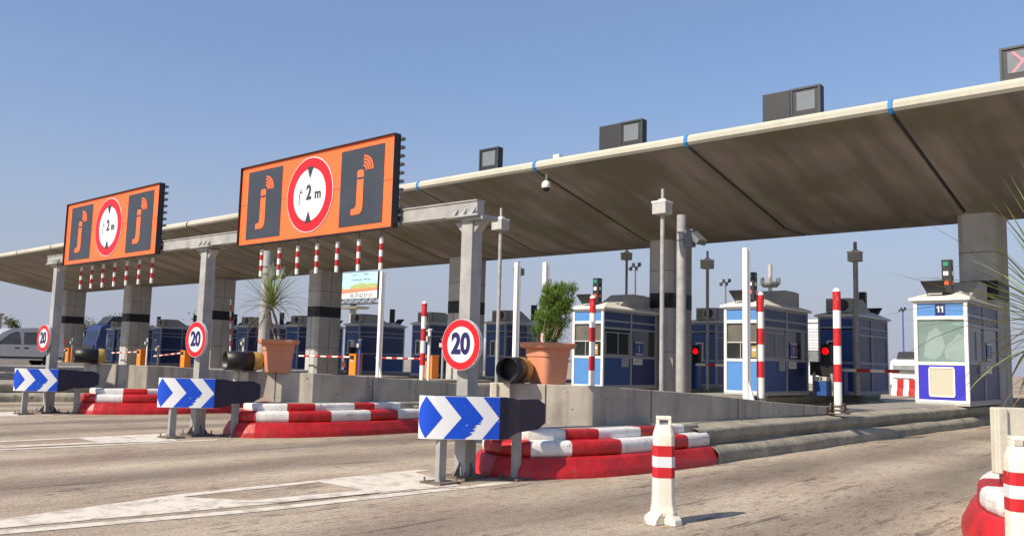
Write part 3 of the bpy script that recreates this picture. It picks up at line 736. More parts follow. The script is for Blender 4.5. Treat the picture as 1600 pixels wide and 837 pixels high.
# ------------------------------------------------------------------ delineator bollards on the road
def bollard(loc, label, rz):
    r = empty('bollard', loc, rz, label, 'bollard', 'white plastic bollards with red bands')
    def octa(w, ch): return [(-w+ch, -w), (w-ch, -w), (w, -w+ch), (w, w-ch), (w-ch, w), (-w+ch, w), (-w, w-ch), (-w, -w+ch)]
    s = MB()
    secs = [(.08, .02, .06), (.085, .024, .085), (.078, .024, .13), (.076, .026, .19), (.073, .026, .43), (.073, .026, .60), (.072, .026, .62), (.052, .014, .69)]
    vs = []
    for w, ch, z in secs: vs += [(x, y, z) for x, y in octa(w, ch)]
    for i in range(len(secs)-1): s.add(vs[i*8:i*8+16], [(q, (q+1) % 8, 8+(q+1) % 8, 8+q) for q in range(8)], 0)
    s.add(vs[-8:], [tuple(range(8))], 0)
    # handle loop
    s.box((-.042, 0, .705), (.02, .07, .04)); s.box((.042, 0, .705), (.02, .07, .04)); s.box((0, 0, .737), (.104, .07, .026))
    s.build('body', ['cream'], r, bevel=.006)
    # four lobed foot
    s = MB()
    for k in range(4):
        a = R(45+90*k); c, t = math.cos(a), math.sin(a)
        pr = [(.0, .04), (.085, .05), (.125, .032), (.13, .0)]
        vs = []
        for d, w, z in ((.02, .055, .12), (.105, .05, .065), (.135, .042, .04), (.14, .042, 0)): vs += [(c*d-t*w, t*d+c*w, z), (c*d+t*w, t*d-c*w, z)]
        vs += [(c*.02-t*.045, t*.02+c*.045, 0), (c*.02+t*.045, t*.02-c*.045, 0)]
        s.add(vs, [(0, 1, 3, 2), (2, 3, 5, 4), (4, 5, 7, 6), (6, 7, 9, 8), (8, 9, 1, 0), (0, 2, 4, 6, 8), (9, 7, 5, 3, 1)])
    s.build('foot', ['cream'], r, bevel=.008)
    for z0, z1 in ((.47, .545), (.322, .395)):
        s = MB(); e = .0755; s.prism([(x, y) for x, y in octa(e, .0265)], z0, z1); s.build('red_band', ['red'], r)
    s = MB(); s.prism(octa(.0752, .0263), .3955, .4695); s.build('white_band', ['signwhite'], r)
    return r
bo = bollard((-3.29, 5.45, 0), 'white plastic bollard with two red bands standing alone on the road', R(38))
copy_tree(bo, (-1.13, 5.85, 0), R(30), 'white bollard with red bands cut off by the right edge')

# ------------------------------------------------------------------ drum shaped warning lamps on the wall noses
def drum(k, label, tilt=0):
    hf, ob = (-.22, .04) if k == 1 else (-.3, .1)
    x, y = -6.3+isl_shift(k, 7.1), isl_y(k, 7.3)+WSH[k][1]*1.6
    r = empty('warning_lamp', (x, y, 0), R(tilt), label, 'warning lamp', 'black drum warning lamps on the wall noses')
    z = 1.025
    s = MB(); s.lathe([(.12, -.05), (.13, hf), (.138, hf), (.138, ob), (.125, ob)], (0, 0, z), 32, axis='y'); s.build('hood', ['black'], r)
    s = MB(); s.lathe([(0, .0), (.115, .0), (.12, .02)], (0, 0, z), 32, axis='y'); s.build('lens', ['black'], r)
    s = MB(); s.lathe([(.1385, ob), (.1385, .17), (.118, .235), (.0, .25)], (0, 0, z), 32, axis='y'); s.build('back_shell', ['yellow'], r)
    s = MB(); s.box((0, .05, z-.148), (.06, .16, .03)); s.box((0, .05, .88), (.12, .14, .012)); s.build('mount', ['galv_dark'], r)
drum(1, 'black drum warning lamp with ochre back beside the nearest pot', 16)
drum(2, 'black and ochre drum warning lamp beside the palm pot', -14)
drum(3, 'black and ochre drum warning lamp on the leftmost wall', -18)
# pale concrete wall end pieces under the lamps
for k in (1, 2, 3, 0):
    x, y = -6.37+isl_shift(k, 7.1)+WSH[k][0], isl_y(k, 7.13)+WSH[k][1]
    s = MB(); s.box((x, y, .655), (.22, .07, .45), 0, R(41)); s.box((x-.03, y-.07, .655), (.07, .06, .449), 0, R(41))
    tag(s.build('wall_end_cap', ['conc_light'], bevel=.01), ('pale concrete cap on the wall end at the right edge', 'pale concrete cap on the wall end under the nearest drum lamp', 'pale concrete cap on the wall end behind the middle chevron board', 'pale concrete cap on the wall end left of the stained wall')[k], 'wall cap', 'pale caps on the wall ends')

# ------------------------------------------------------------------ plant pots
def pot(loc, label, rz=0):
    r = empty('plant_pot', loc, rz, label=label, cat='plant pot', group='terracotta coloured plant pots')
    s = MB()
    s.lathe([(.0, .0), (.2, .0), (.212, .03), (.232, .22), (.236, .3), (.25, .31), (.254, .39), (.258, .4), (.3, .41), (.307, .425), (.307, .455), (.297, .467), (.275, .467), (.262, .45), (.25, .4), (0, .4)], n=64)
    def sq(x, y, z):                      # rounded square section
        a = math.atan2(y, x); n_ = 6; f = 1/(abs(math.cos(a))**n_+abs(math.sin(a))**n_)**(1/n_); f *= .80 if z < .395 else .84
        return (x*f, y*f, z)
    s.v = [sq(*p) for p in s.v]
    o = s.build('pot_body', ['terra'], r); 
    for p in o.data.polygons: p.use_smooth = True
    o.modifiers.new('e', 'EDGE_SPLIT').split_angle = R(32)
    s = MB(); s.lathe([(0, .415), (.2, .41)], n=32); s.build('soil', ['soil'], r)
    return r
    return r
PZ = .87
pot((-6.2, 7.74, PZ), 'terracotta pot with the green bush on the nearest wall', R(-12))
pot((-11.12, 7.46, PZ), 'terracotta pot with the sword leaved palm', R(-26)).scale = (1.1, 1.1, 1.03)
pot((-0.98, 7.55, .85), 'terracotta pot just outside the right edge under the palm')
pot((-24.9, 30, .42), 'small terracotta pot far behind between the blue booths')

def blade(mb, base, d, L, w, droop, rr, mi=0):
    """narrow sword leaf: folded strip of 6 segments"""
    p = Vector(base); d = Vector(d).normalized(); side = d.cross(Vector((0, 0, 1)))
    side = side.normalized() if side.length > 1e-3 else Vector((1, 0, 0)); n = 7; vs = []
    for i in range(n+1):
        t = i/n; ww = w*(min(1, .45+t*2.2))*(1-t)**.6 if t < 1 else 0
        up_ = side.cross(d).normalized()
        vs += [p-side*ww, p-up_*ww*.35, p+side*ww]
        d = (d+Vector((0, 0, -droop/n*(1+t)))).normalized(); p = p+d*L/n
    fs = []
    for i in range(n): a = 3*i; fs += [(a, a+1, a+4, a+3), (a+1, a+2, a+5, a+4)]
    mb.add(vs, fs, mi, True)
def palm(loc, crown, nleaf, L0, label, seed, cat='palm', dry=8, wsc=1):
    r = empty('potted_palm', loc, label=label, cat=cat, group='sword leaved palms in pots'); rr = random.Random(seed); c = Vector(crown)
    s = MB(); segs = 9; prev = Vector((.02, 0, .36))
    for i in range(1, segs+1):
        t = i/segs; p = Vector((.02, 0, .36)).lerp(c, t)+Vector((.03*math.sin(t*3), .02*math.sin(t*4), 0)); s.tube(prev, p, .024-.006*t+.004*(i % 2), .021-.006*t, 9); prev = p
    prev = Vector((-.03, .02, .36)); q = c+Vector((-.03, .0, -.1))
    for i in range(1, 6):
        t = i/5; p = Vector((-.03, .02, .36)).lerp(q, t)+Vector((-.04*math.sin(t*3.1), 0, 0)); s.tube(prev, p, .014, .013, 8); prev = p
    s.build('trunk', ['bark'], r)
    s = MB()
    for i in range(nleaf):
        a = rr.uniform(0, 6.283); el = rr.choice((rr.uniform(.9, 1.5), rr.uniform(.3, 1.1), rr.uniform(-.1, .6)))
        d = (math.cos(a)*math.cos(el), math.sin(a)*math.cos(el), math.sin(el)); L = L0*rr.uniform(.7, 1.1)
        blade(s, c+Vector((rr.uniform(-.02, .02), rr.uniform(-.02, .02), rr.uniform(-.1, .08))), d, L, rr.uniform(.0065, .0115)*wsc, rr.uniform(.05, .5) if el > .5 else rr.uniform(.3, 1.0), rr)
    s.build('leaves', ['leaf_palm'], r, recalc=False)
    s = MB()
    for i in range(dry):
        a = rr.uniform(0, 6.283); el = rr.uniform(-.9, .1); d = (math.cos(a)*math.cos(el), math.sin(a)*math.cos(el), math.sin(el))
        blade(s, c+Vector((0, 0, -.12)), d, L0*rr.uniform(.5, .9), .009, rr.uniform(.8, 1.6), rr)
    s.build('dry_leaves', ['leaf_dry'], r, recalc=False)
    return r
palm((-11.12, 7.46, PZ), (-.12, -.08, 1.0), 125, .78, 'palm with narrow sword leaves in the middle pot', 3)
palm((-0.98, 7.55, .85), (-.02, 0, .55), 150, 1.35, 'palm whose leaves reach in from the right edge', 8, dry=110, wsc=2.0)
palm((-24.9, 30, .42), (0, 0, .9), 30, .6, 'tiny far palm between the blue booths', 9, dry=3)

def bush(loc, label, seed):
    r = empty('potted_bush', loc, label=label, cat='bush'); rr = random.Random(seed)
    s = MB()
    stems = []
    for i in range(16):
        a = rr.uniform(0, 6.283); b = Vector((math.cos(a)*.05*rr.random(), math.sin(a)*.05*rr.random(), .4)); t = Vector((.1+math.cos(a)*.17*rr.random(), math.sin(a)*.17*rr.random(), rr.uniform(.62, .86)))
        m = b.lerp(t, .5)+Vector((math.cos(a)*.05, math.sin(a)*.05, 0)); s.tube(b, m, .008, .006, 6); s.tube(m, t, .006, .003, 6); stems.append(t)
    s.build('stems', ['bark'], r)
    s = MB(); centres = []
    # overlapping clumps leaning to the right, each with upward feathery sprays
    for i in range(120):
        t = rr.random()**.8; a = rr.uniform(0, 6.283); z = .5+.6*t; rad = (.06+.125*math.sin(min(1, t*1.25)*2.4))*math.sqrt(rr.random())
        centres.append((Vector((.0+.15*t+math.cos(a)*rad, math.sin(a)*rad, z)), rr.uniform(.04, .075)))
    for c, cr_ in centres:
        lean = Vector(((c.x-.08)*1.2, c.y*1.2, .55))
        for j in range(95):
            v = Vector((rr.gauss(0, 1), rr.gauss(0, 1), rr.gauss(0, 1))).normalized(); p = c+v*cr_*rr.random()**.4
            d = (v*.5+lean+Vector((rr.uniform(-.25, .25), rr.uniform(-.25, .25), .3))).normalized(); L = rr.uniform(.022, .05); w = rr.uniform(.0022, .0045)
            sd_ = d.cross(Vector((rr.uniform(-1, 1), rr.uniform(-1, 1), .2))).normalized()
            s.add([p-sd_*w, p+sd_*w, p+d*L*.6+sd_*w*.9, p+d*L, p+d*L*.6-sd_*w*.9], [(0, 1, 2, 3, 4)])
    for i in range(900):           # sparse lower twigs
        a = rr.uniform(0, 6.283); rad = rr.uniform(.05, .24); p = Vector((.0+math.cos(a)*rad, math.sin(a)*rad, rr.uniform(.42, .72))); d = Vector((math.cos(a)*.5, math.sin(a)*.5, rr.uniform(.4, 1.2))).normalized()
        sd_ = d.orthogonal().normalized(); w = .0018; L = rr.uniform(.02, .06); s.add([p-sd_*w, p+sd_*w, p+d*L], [(0, 1, 2)])
    s.build('foliage', ['leaf_bush'], r, recalc=False)
bush((-6.2, 7.74, PZ), 'feathery green bush growing from the nearest pot', 4)

# ------------------------------------------------------------------ toll booths
def booth_proto(num=None):
    """front faces -y. origin: centre of the front sill at island level; width 1.1, depth 2.9"""
    r = empty('toll_booth', (0, 0, 0))
    W, D, Ht = 1.1, 2.9, 2.28; hw = W/2; p = .075
    deep = num is not None
    s = MB(); s.box((0, D/2, .03), (W, D, .06)); s.build('floor', ['grey'], r)
    # corner and mid posts, sill and head rails of the front in white
    s = MB()
    for x in (-hw+p/2, hw-p/2): s.box((x, p/2, .06+(Ht-.06)/2), (p, p, Ht-.06))
    for z, h in ((.085, .05), (.9, .07), (1.9, .08), (Ht-.03, .06)): s.box((0, p/2+.002, z), (W-2*p, p-.01, h))
    s.build('front_frame', ['facade_white'], r, bevel=.004)
    s = MB()
    for x in (-hw+p/2, hw-p/2):
        for y in (1.48, D-p/2): s.box((x, y, .06+(Ht-.06)/2), (p-.01, p, Ht-.06))
        for z, h in ((.085, .05), (.93, .07), (1.75, .06), (1.96, .05), (Ht-.03, .06)):
            s.box((x, (p+1.4425)/2, z), (p-.014, 1.4425-p, h)); s.box((x, (1.5175+D-p)/2, z), (p-.014, D-p-1.5175, h))
    for z, h in ((.085, .05), (.93, .07), (1.96, .05), (Ht-.03, .06)): s.box((0, D-p/2, z), (W-2*p, p-.014, h))
    s.build('side_frame', ['facade_grey'], r)
    blue = 'facade_blue' if deep else 'facade_blue_l'
    s = MB(); s.box((0, .04, .4875), (W-2*p, .03, .755)); s.build('lower_panel', [blue], r)
    s = MB(); s.box((0, .04, 2.095), (W-2*p, .03, .31)); s.build('upper_band', ['facade_blue_l'], r)
    # front window
    s = MB(); s.box((0, .045, 1.3975), (W-2*p, .012, .925)); s.build('front_window', ['glass_light' if deep else 'glass_thin'], r)
    if deep:
        f = MB(); gw, gh = .5, .62; cx, cz = .0, .50
        for c, d in (((cx, .012, cz+gh/2), (gw, .03, .035)), ((cx, .012, cz-gh/2), (gw, .03, .035)), ((cx-gw/2, .012, cz), (.035, .03, gh-.035)), ((cx+gw/2, .012, cz), (.035, .03, gh-.035))): f.box(c, d)
        gr = f.build('grille_frame', ['facade_white'], r, bevel=.006)
        f = MB(); f.box((cx, .016, cz), (gw-.04, .014, gh-.04)); f.build('grille', ['beige'], gr)
        f = MB(); f.box((.0, .02, 2.095), (.2, .012, .27)); nb = f.build('number_plate', ['signnavy'], r)
        f = MB()
        for gx in (-.038, .04): f.yplate([(gx-.002, 2.02), (gx+.028, 2.02), (gx+.028, 2.17), (gx+.006, 2.17), (gx-.004, 2.15), (gx-.03, 2.138), (gx-.03, 2.115), (gx-.002, 2.122)], .009, .005)
        f.build('numerals', ['signwhite'], nb)
        for yy, po, mt_ in ((.16, [(-.4, 1.05), (-.1, .98), (.05, 1.28), (-.02, 1.55), (-.12, 1.7), (-.28, 1.6), (-.36, 1.35)], 'cloth_reflection_white'), (.2, [(.05, 1.0), (.43, .98), (.43, 1.52), (.3, 1.56), (.18, 1.4), (.0, 1.25)], 'cloth_reflection_white'),
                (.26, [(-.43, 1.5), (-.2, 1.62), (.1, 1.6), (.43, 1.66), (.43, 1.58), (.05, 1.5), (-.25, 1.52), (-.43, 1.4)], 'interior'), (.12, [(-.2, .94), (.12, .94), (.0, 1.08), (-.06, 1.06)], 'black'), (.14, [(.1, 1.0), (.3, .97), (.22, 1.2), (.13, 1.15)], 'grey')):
            f = MB(); f.yplate(po, yy, .012); f.build('reflection_plate', [mt_], r)  # irregular plates added behind the glass, imitating reflections in the window
    else:
        f = MB(); f.box((0, .07, 1.6), (W-2*p-.02, .01, .5)); f.build('roller_blind', ['blind'], r)
        f = MB(); f.box((-.0, .04, 1.36), (W-2*p, .02, .018)); f.box((-.1, .052, 1.13), (.02, .014, .42)); f.build('window_bar', ['facade_white'], r)
        f = MB(); f.box((.28, .036, 1.12), (.14, .008, .3), 0); f.box((.28, .03, 1.17), (.1, .006, .06), 1); f.build('notice', ['yellow', 'signwhite'], r)
    # side panels (both sides), windows, blue sign
    for sx in (-1, 1):
        x = sx*(hw-.04)
        for (y0, y1) in ((p, 1.4425), (1.5175, D-p)):
            ym, dy = (y0+y1)/2, y1-y0
            s = MB(); s.box((x, ym, .5025), (.03, dy, .785)); s.build('side_panel', ['facade_mid' if (y0 < 1 and not deep) else 'facade_navy'], r)
            s = MB(); s.box((x, ym, 2.115), (.03, dy, .26)); s.build('side_band', ['facade_navy'], r)
            s = MB(); s.box((x, ym, 1.855), (.028, dy, .15)); s.build('side_band', ['facade_navy'], r)
            w_ = MB(); w_.box((x, ym, 1.3425), (.012, dy, .755)); wi = w_.build('side_window' if sx > 0 else 'side_panel', ['glass' if sx > 0 else 'facade_navy'], r)
            if y0 < 1 and sx > 0:
                f = MB(); 
                for yy in (y0+.1, ym+.05, y1-.06): f.box((x+sx*.014, yy, 1.3), (.014, .035, .66))
                f.box((x+sx*.014, ym+.02, 1.63), (.014, dy-.14, .03)); f.box((x+sx*.014, ym+.02, .985), (.014, dy-.14, .03))
                f.build('window_frame', ['facade_grey'], wi)
            elif sx > 0:
                f = MB(); f.box((x+.02, ym-.25, 1.2), (.01, .45, .42), 0); f.box((x+.027, ym-.25, 1.38), (.005, .45, .03), 1); f.box((x+.027, ym-.25, 1.03), (.005, .45, .03), 1); f.box((x+.027, ym-.25, 1.19), (.005, .03, .2), 1)
                f.build('payment_sign', ['facade_mid', 'signwhite'], r)
        # wall mounted devices
        if sx > 0:
            f = MB(); f.box((x+.03, 1.15, .78), (.05, .34, .28)); f.build('card_reader', ['facade_grey'], r)
            f = MB(); f.box((x+.025, 1.85, .8), (.008, .5, .18), 0)
            for q in range(3): f.box((x+.031, 1.72+q*.12, .81), (.005, .07, .09), 1)
            f.build('notice', ['signwhite', 'grey'], r)
    # rear wall with door
    s = MB(); s.box((0, D-.04, .5025), (W-2*p, .03, .785)); s.box((0, D-.04, 1.43), (W-2*p, .03, .93)); s.box((0, D-.04, 2.115), (W-2*p, .03, .26)); s.build('rear_panel', ['facade_mid'], r)
    f = MB(); wx, wz = .14, 1.25
    for c, d in (((wx, D-.015, wz+.3), (.3, .03, .045)), ((wx, D-.015, wz-.3), (.3, .03, .045)), ((wx-.128, D-.015, wz), (.045, .03, .555)), ((wx+.128, D-.015, wz), (.045, .03, .555))): f.box(c, d)
    rw = f.build('rear_window_frame', ['facade_white'], r); f = MB(); f.box((wx, D-.018, wz), (.21, .012, .55)); f.build('pane', ['carglass'], rw)
    # interior clutter: chair back and desk
    s = MB(); s.box((0, .5, .86), (W-.2, .45, .04)); s.box((.1, 1.0, .75), (.42, .08, .95), 0); s.box((-.25, .45, 1.03), (.3, .06, .28), 0); s.build('desk', ['interior'], r)
    # roof: overhanging tray with low hip
    s = MB(); e = .08; z = Ht
    o_ = [(-hw-e, -e), (hw+e, -e), (hw+e, D+e), (-hw-e, D+e)]
    vs = [(x, y, z) for x, y in o_]+[(x, y, z+.055) for x, y in o_]+[(x*.96, (y-D/2)*.97+D/2, z+.07) for x, y in o_]+[(-.3, .55, z+.24), (.3, .55, z+.24), (.3, D-.6, z+.2), (-.3, D-.6, z+.2)]
    fs = [(3, 2, 1, 0)]
    for l in range(3): fs += [(4*l+i, 4*l+(i+1) % 4, 4*l+4+(i+1) % 4, 4*l+4+i) for i in range(4)]
    fs.append((12, 13, 14, 15)); s.add(vs, fs, 0); s.build('roof', ['facade_white'], r, bevel=.006)
    # cooling unit: slanted cowl towards the front, box at the rear
    s = MB(); s.xprism([(1.05, z+.18), (1.75, z+.56), (2.5, z+.56), (2.5, z+.1), (1.05, z+.1)], -.4, .4); s.build('cooling_cowl', ['grey'], r, bevel=.008)
    s = MB(); s.box((-.02, 2.66, z+.34), (.74, .22, .42)); ac = s.build('cooling_unit', ['grey'], r, bevel=.01)
    s = MB(); s.lathe([(0, 0), (.15, 0), (.16, .012), (.17, .012)], (-.16, 2.772, z+.34), 24, axis='y')
    for q in range(6): s.box((.2, 2.775, z+.2+q*.05), (.26, .008, .02))
    s.build('fan_grille', ['dark'], ac)
    # signal tower
    s = MB(); tx, ty = .1, .32; s.box((tx, ty, z+.5), (.2, .19, .86)); tw = s.build('signal_tower', ['dark'], r, bevel=.008)
    for q, mt in ((.83, 'green_lens'), (.62, 'white_lens'), (.41, 'red_lens')):
        f = MB(); f.box((tx-.01, ty-.1, z+q), (.1, .012, .09)); f.build('lens', [mt], tw); f = MB(); f.box((tx+.104, ty-.01, z+q), (.01, .07, .09)); f.build('side_lens', [mt], tw)
    # flood light
    s = MB(); fx, fy, fz = -.1, .05, z+.3
    s.add([(fx-.26, fy-.15, fz+.12), (fx+.24, fy-.15, fz+.12), (fx+.24, fy-.13, fz+.14), (fx-.26, fy-.13, fz+.14), (fx-.17, fy+.02, fz-.13), (fx+.15, fy+.02, fz-.13), (fx+.15, fy+.14, fz-.05), (fx-.17, fy+.14, fz-.05)],
          [(0, 1, 2, 3), (0, 4, 5, 1), (1, 5, 6, 2), (2, 6, 7, 3), (3, 7, 4, 0), (4, 7, 6, 5)])
    fl = s.build('flood_light', ['dark'], r)
    s = MB(); s.tube((fx-.17, fy+.08, z+.09), (fx-.2, fy+.02, fz), .01, n=6); s.tube((fx+.17, fy+.08, z+.09), (fx+.2, fy+.02, fz), .01, n=6); s.tube((fx-.17, fy+.08, z+.1), (fx+.17, fy+.08, z+.1), .012, n=6)
    s.build('bracket', ['dark'], fl)
    return r
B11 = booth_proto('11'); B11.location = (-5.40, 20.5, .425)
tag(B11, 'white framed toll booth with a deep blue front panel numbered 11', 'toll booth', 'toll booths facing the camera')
B3 = booth_proto(); B3.location = (-10.28, 20.95, .425)
tag(B3, 'light blue toll booth behind the white post and the striped post', 'toll booth', 'toll booths facing the camera')
copy_tree(B3, (-14.88, 20.4, .425), 0, 'light blue toll booth right of the potted bush')
# back row, turned the other way (their rear doors face us)
BACK = [(-9.58, 25.55, 'navy booth behind the rightmost striped post', .0), (-15.3, 28.0, 'booth with a red light in front behind the tall grey pole', 0), (-24.1, 26.6, 'blue booth seen between the tallest gantry post and the bush', 0),
        (-28.45, 26.4, 'blue booth right of the billboard behind a striped post', 0), (-33.25, 26.4, 'blue booth below the billboard with a woman beside it', 0),
        (-38.2, 26.4, 'blue booth between the potted palm and the column', 0), (-42.9, 26.4, 'blue booth left of the potted palm', 0), (-47.9, 26.4, 'blue booth hidden mostly by the middle gantry post', 0),
        (-52.7, 26.4, 'blue booth left of the middle speed sign', 0), (-57.6, 26.4, 'blue booth behind the second column from the left', 0), (-61.9, 27.6, 'leftmost blue booth behind the drum lamp', 0)]
for x, y, lb, _ in BACK:
    c = copy_tree(B3, (x, y+2.9, .425), math.pi, lb); c['group'] = 'toll booths turned away from the camera'

# ------------------------------------------------------------------ posts on the islands
def striped_post(x, y, zb, zt, label, clamp=False):
    r = empty('striped_post', (x, y, zb), label=label, cat='post', group='white posts with three red bands')
    H = zt-zb; k = H/2.0; s = MB(); s.tube((0, 0, 0), (0, 0, H-.07), .06, n=20, caps=False)
    s.lathe([(.06, H-.07), (.055, H-.035), (.035, H-.01), (0, H)], n=20); s.build('tube', ['white_paint'], r)
    for a, b in ((H-.36*k, H-.06), (H-.95*k+.02, H-.65*k), (H-1.5*k, H-1.22*k)):
        s = MB(); s.tube((0, 0, a), (0, 0, b), .0615, n=20); s.build('red_band', ['red'], r)
    s = MB(); s.box((0, 0, .008), (.3, .2, .016))
    for sx in (-1, 1): s.box((sx*.1, 0, .09), (.012, .12, .16)); s.tube((sx*.1, -.09, .07), (sx*.1, .09, .07), .012, n=8); s.tube((sx*.12, 0, .016), (sx*.12, 0, .06), .01, n=6)
    for z in (.05, .11): s.tube((0, 0, z), (0, 0, z+.025), .078, n=16)
    s.build('clamp', ['rust'], r)
striped_post(-5.1, 13.64, .44, 2.41, 'striped post with rusty clamp at the edge left of booth 11')
striped_post(-6.25, 13.35, .5, 2.37, 'striped post beside the white post in front of the light blue booth')
striped_post(-9.95, 13.8, .5, 2.46, 'striped post in front of the light blue booth beside the bush')
striped_post(-11.15, 13.75, .5, 2.4, 'striped post partly hidden behind the potted bush')
striped_post(-14.6, 13.65, .5, 2.46, 'striped post left of the nearest speed sign')
def white_post(x, y, zb, zt, label, lean=0):
    r = empty('white_post', (x, y, zb), label=label, cat='post', group='tall white square posts')
    r.rotation_euler = (0, lean, 0)
    s = MB(); H = zt-zb; s.box((0, 0, H/2), (.085, .1, H)); s.box((.046, .03, H/2), (.02, .03, H-.02)); s.build('shaft', ['white_paint'], r, bevel=.005)
    s = MB(); s.add([(.0425, -.02, .0), (.16, -.02, .0), (.16, .02, 0), (.0425, .02, 0), (.0425, -.02, .4), (.0425, .02, .4)], [(0, 1, 4), (2, 3, 5), (0, 1, 2, 3), (1, 2, 5, 4), (0, 3, 5, 4)]); s.box((.03, 0, .006), (.28, .18, .012)); s.build('foot', ['white_paint'], r)
white_post(-6.35, 13.05, .52, 3.06, 'tall white post with flared foot before the light blue booth')
white_post(-10.1, 12.5, .55, 2.98, 'tall white post behind the potted bush')
white_post(-11.15, 12.9, .55, 3.08, 'tall white post right of the nearest speed sign')
white_post(-15.3, 12.95, .55, 3.12, 'tall white post right of the billboard')
def camera_pole(x, y, zt, label, rad=.042, box=True):
    r = empty('camera_pole', (x, y, .43), label=label, cat='camera pole', group='slim poles carrying boxes at the top')
    H = zt-.43; s = MB(); s.tube((0, 0, 0), (0, 0, H-.55), rad, n=14); s.tube((0, 0, H-.55), (0, 0, H), rad*.72, n=12); s.build('pole', ['galv'], r)
    s = MB(); s.box((0, -.02, H-.45), (.34, .3, .25)); s.build('box', ['grey'], r, bevel=.01)
    s = MB(); s.box((0, -.02, H-.305), (.36, .32, .04)); s.box((0, 0, H-.25), (.16, .1, .04)); s.build('lid', ['white_paint'], r)
camera_pole(-9.9, 16.3, 5.0, 'pale camera pole left of the thick grey pole', .05)
camera_pole(-14.6, 16.2, 5.02, 'pale camera pole right of the tallest gantry post', .048)
camera_pole(-13.5, 25.0, 4.85, 'dark camera pole right of the second booth light', .05)
camera_pole(-18.6, 28.0, 5.75, 'far camera pole above the light blue booth', .05)
camera_pole(-8.9, 25.3, 4.85, 'camera pole in front of the navy booth at the right', .07)
camera_pole(-23.4, 27.2, 5.3, 'far camera pole behind the tall white post', .05)
def thick_pole(x, y, zt, rad, label):
    r = empty('floodlight_pole', (x, y, .43), label=label, cat='pole', group='thick grey floodlight poles')
    H = zt-.43; s = MB(); s.tube((0, 0, 0), (0, 0, H), rad*1.05, rad, 22); s.lathe([(rad*1.3, 0), (rad*1.3, .04), (rad*1.06, .05)], n=22); s.build('pole', ['galv'], r)
    s = MB()
    for z in (H-.42, H-.6): s = MB(); s.tube((0, 0, z), (0, 0, z+.03), rad*1.1, n=22); s.build('strap', ['galv_dark'], r)
    s = MB(); s.box((rad+.12, 0, H-.55), (.2, .14, .4)); s.add([(rad+.16, -.16, H-.36), (rad+.2, .16, H-.36), (rad+.48, .16, H-.62), (rad+.44, -.16, H-.62), (rad+.12, -.16, H-.46), (rad+.16, .16, H-.46), (rad+.4, .16, H-.72), (rad+.36, -.16, H-.72)],
       [(0, 1, 2, 3), (7, 6, 5, 4), (0, 3, 7, 4), (1, 5, 6, 2), (0, 4, 5, 1), (3, 2, 6, 7)]); s.build('flood_light', ['galv_dark'], r)
thick_pole(-9.95, 17.2, 4.55, .105, 'thick grey pole with a flood light beside the second column')
thick_pole(-19.0, 12.3, 3.75, .13, 'thick grey pole behind the potted palm')

# ------------------------------------------------------------------ lane barriers, red lights, terminals
def barrier_cab(x, y, z, arm, ang, label):
    r = empty('lane_barrier', (x, y, z), label=label, cat='barrier', group='orange lane barriers')
    s = MB(); s.box((0, 0, .42), (.42, .36, .84)); s.box((0, 0, .86), (.46, .4, .04)); s.build('cabinet', ['orange_cab'], r, bevel=.012)
    s = MB(); s.box((-.02, -.19, .6), (.12, .01, .05)); s.build('label_plate', ['signwhite'], r)
    s = MB(); n = 9; c, t = math.cos(ang), math.sin(ang)
    for i in range(n):
        a, b = .1+arm*i/n, .1+arm*(i+1)/n; s.tube((-a*c, -.23, .74+a*t), (-b*c, -.23, .74+b*t), .04, n=8, mi=i % 2, smooth=True)
    s.build('arm', ['white_paint', 'red'], r)
    s = MB(); s.box((0, -.21, .74), (.16, .07, .14)); s.build('hub', ['dark'], r)
CABS = [(-24.3, 23.2, 2.9, 0.0, 'behind the right striped post'), (-28.9, 23.2, 3.6, -.0, 'right of the woman'), (-38.3, 23.2, 2.6, 1.48, 'with its arm raised left of the palm'),
        (-43.0, 23.2, 2.9, -.07, 'left of the middle speed sign'), (-47.9, 23.2, 3.1, -.03, 'right of the second column from the left'), (-57.6, 23.2, 3.0, 0, 'behind the van')]
for x, y, L_, a, lb in CABS: barrier_cab(x, y, .42, L_, a, 'orange lane barrier '+lb)
def boom(x0, x1, y, z, label):
    r = empty('barrier_boom', (x0, y, .42), label=label, cat='barrier', group='red and white booms near the right booths')
    s = MB(); n = 9; L = x1-x0
    for i in range(n): s.tube((L*i/n, 0, z-.42), (L*(i+1)/n, 0, z-.42), .045, n=8, mi=i % 2)
    s.build('arm', ['white_paint', 'red'], r)
    s = MB(); s.box((-.1, .12, .4), (.3, .3, .8)); s.build('cabinet', ['facade_mid'], r, bevel=.01)
boom(-9.2, -5.7, 25.0, 1.14, 'red and white boom left of booth 11')
boom(-13.9, -10.8, 25.0, 1.2, 'red and white boom behind the thick grey pole')
boom(-18.9, -16.0, 24.0, 1.2, 'red and white boom behind the nearest pot')
def red_light(x, y, z, label, board):
    r = empty('traffic_light', (x, y, .43), label=label, cat='traffic light', group='red lane lights')
    s = MB(); s.tube((0, 0, 0), (0, 0, z-.65), .04, n=10); s.build('pole', ['grey'], r)
    s = MB(); s.box((0, 0, z-.55), (.3, .16, .66)); s.build('housing', ['black'], r, bevel=.05)
    s = MB(); s.lathe([(0, -.09), (.085, -.085), (.1, -.078)], (0, 0, z-.42), 24, axis='y'); s.build('red_lamp', ['redlight'], r)
    s = MB(); s.lathe([(0, -.085), (.1, -.08)], (0, 0, z-.7), 20, axis='y'); s.build('unlit_lamp', ['dark'], r)
    s = MB(); s.ring(0, z-.42, .11, .125, -.16, .08, 20, 0, 0, 180); s.build('visor', ['black'], r)
red_light(-14.05, 25.3, 1.62, 'lit red lane light in front of the grey booth by the second column', False)
red_light(-9.32, 24.1, 1.64, 'lit red lane light above the black display board', True)
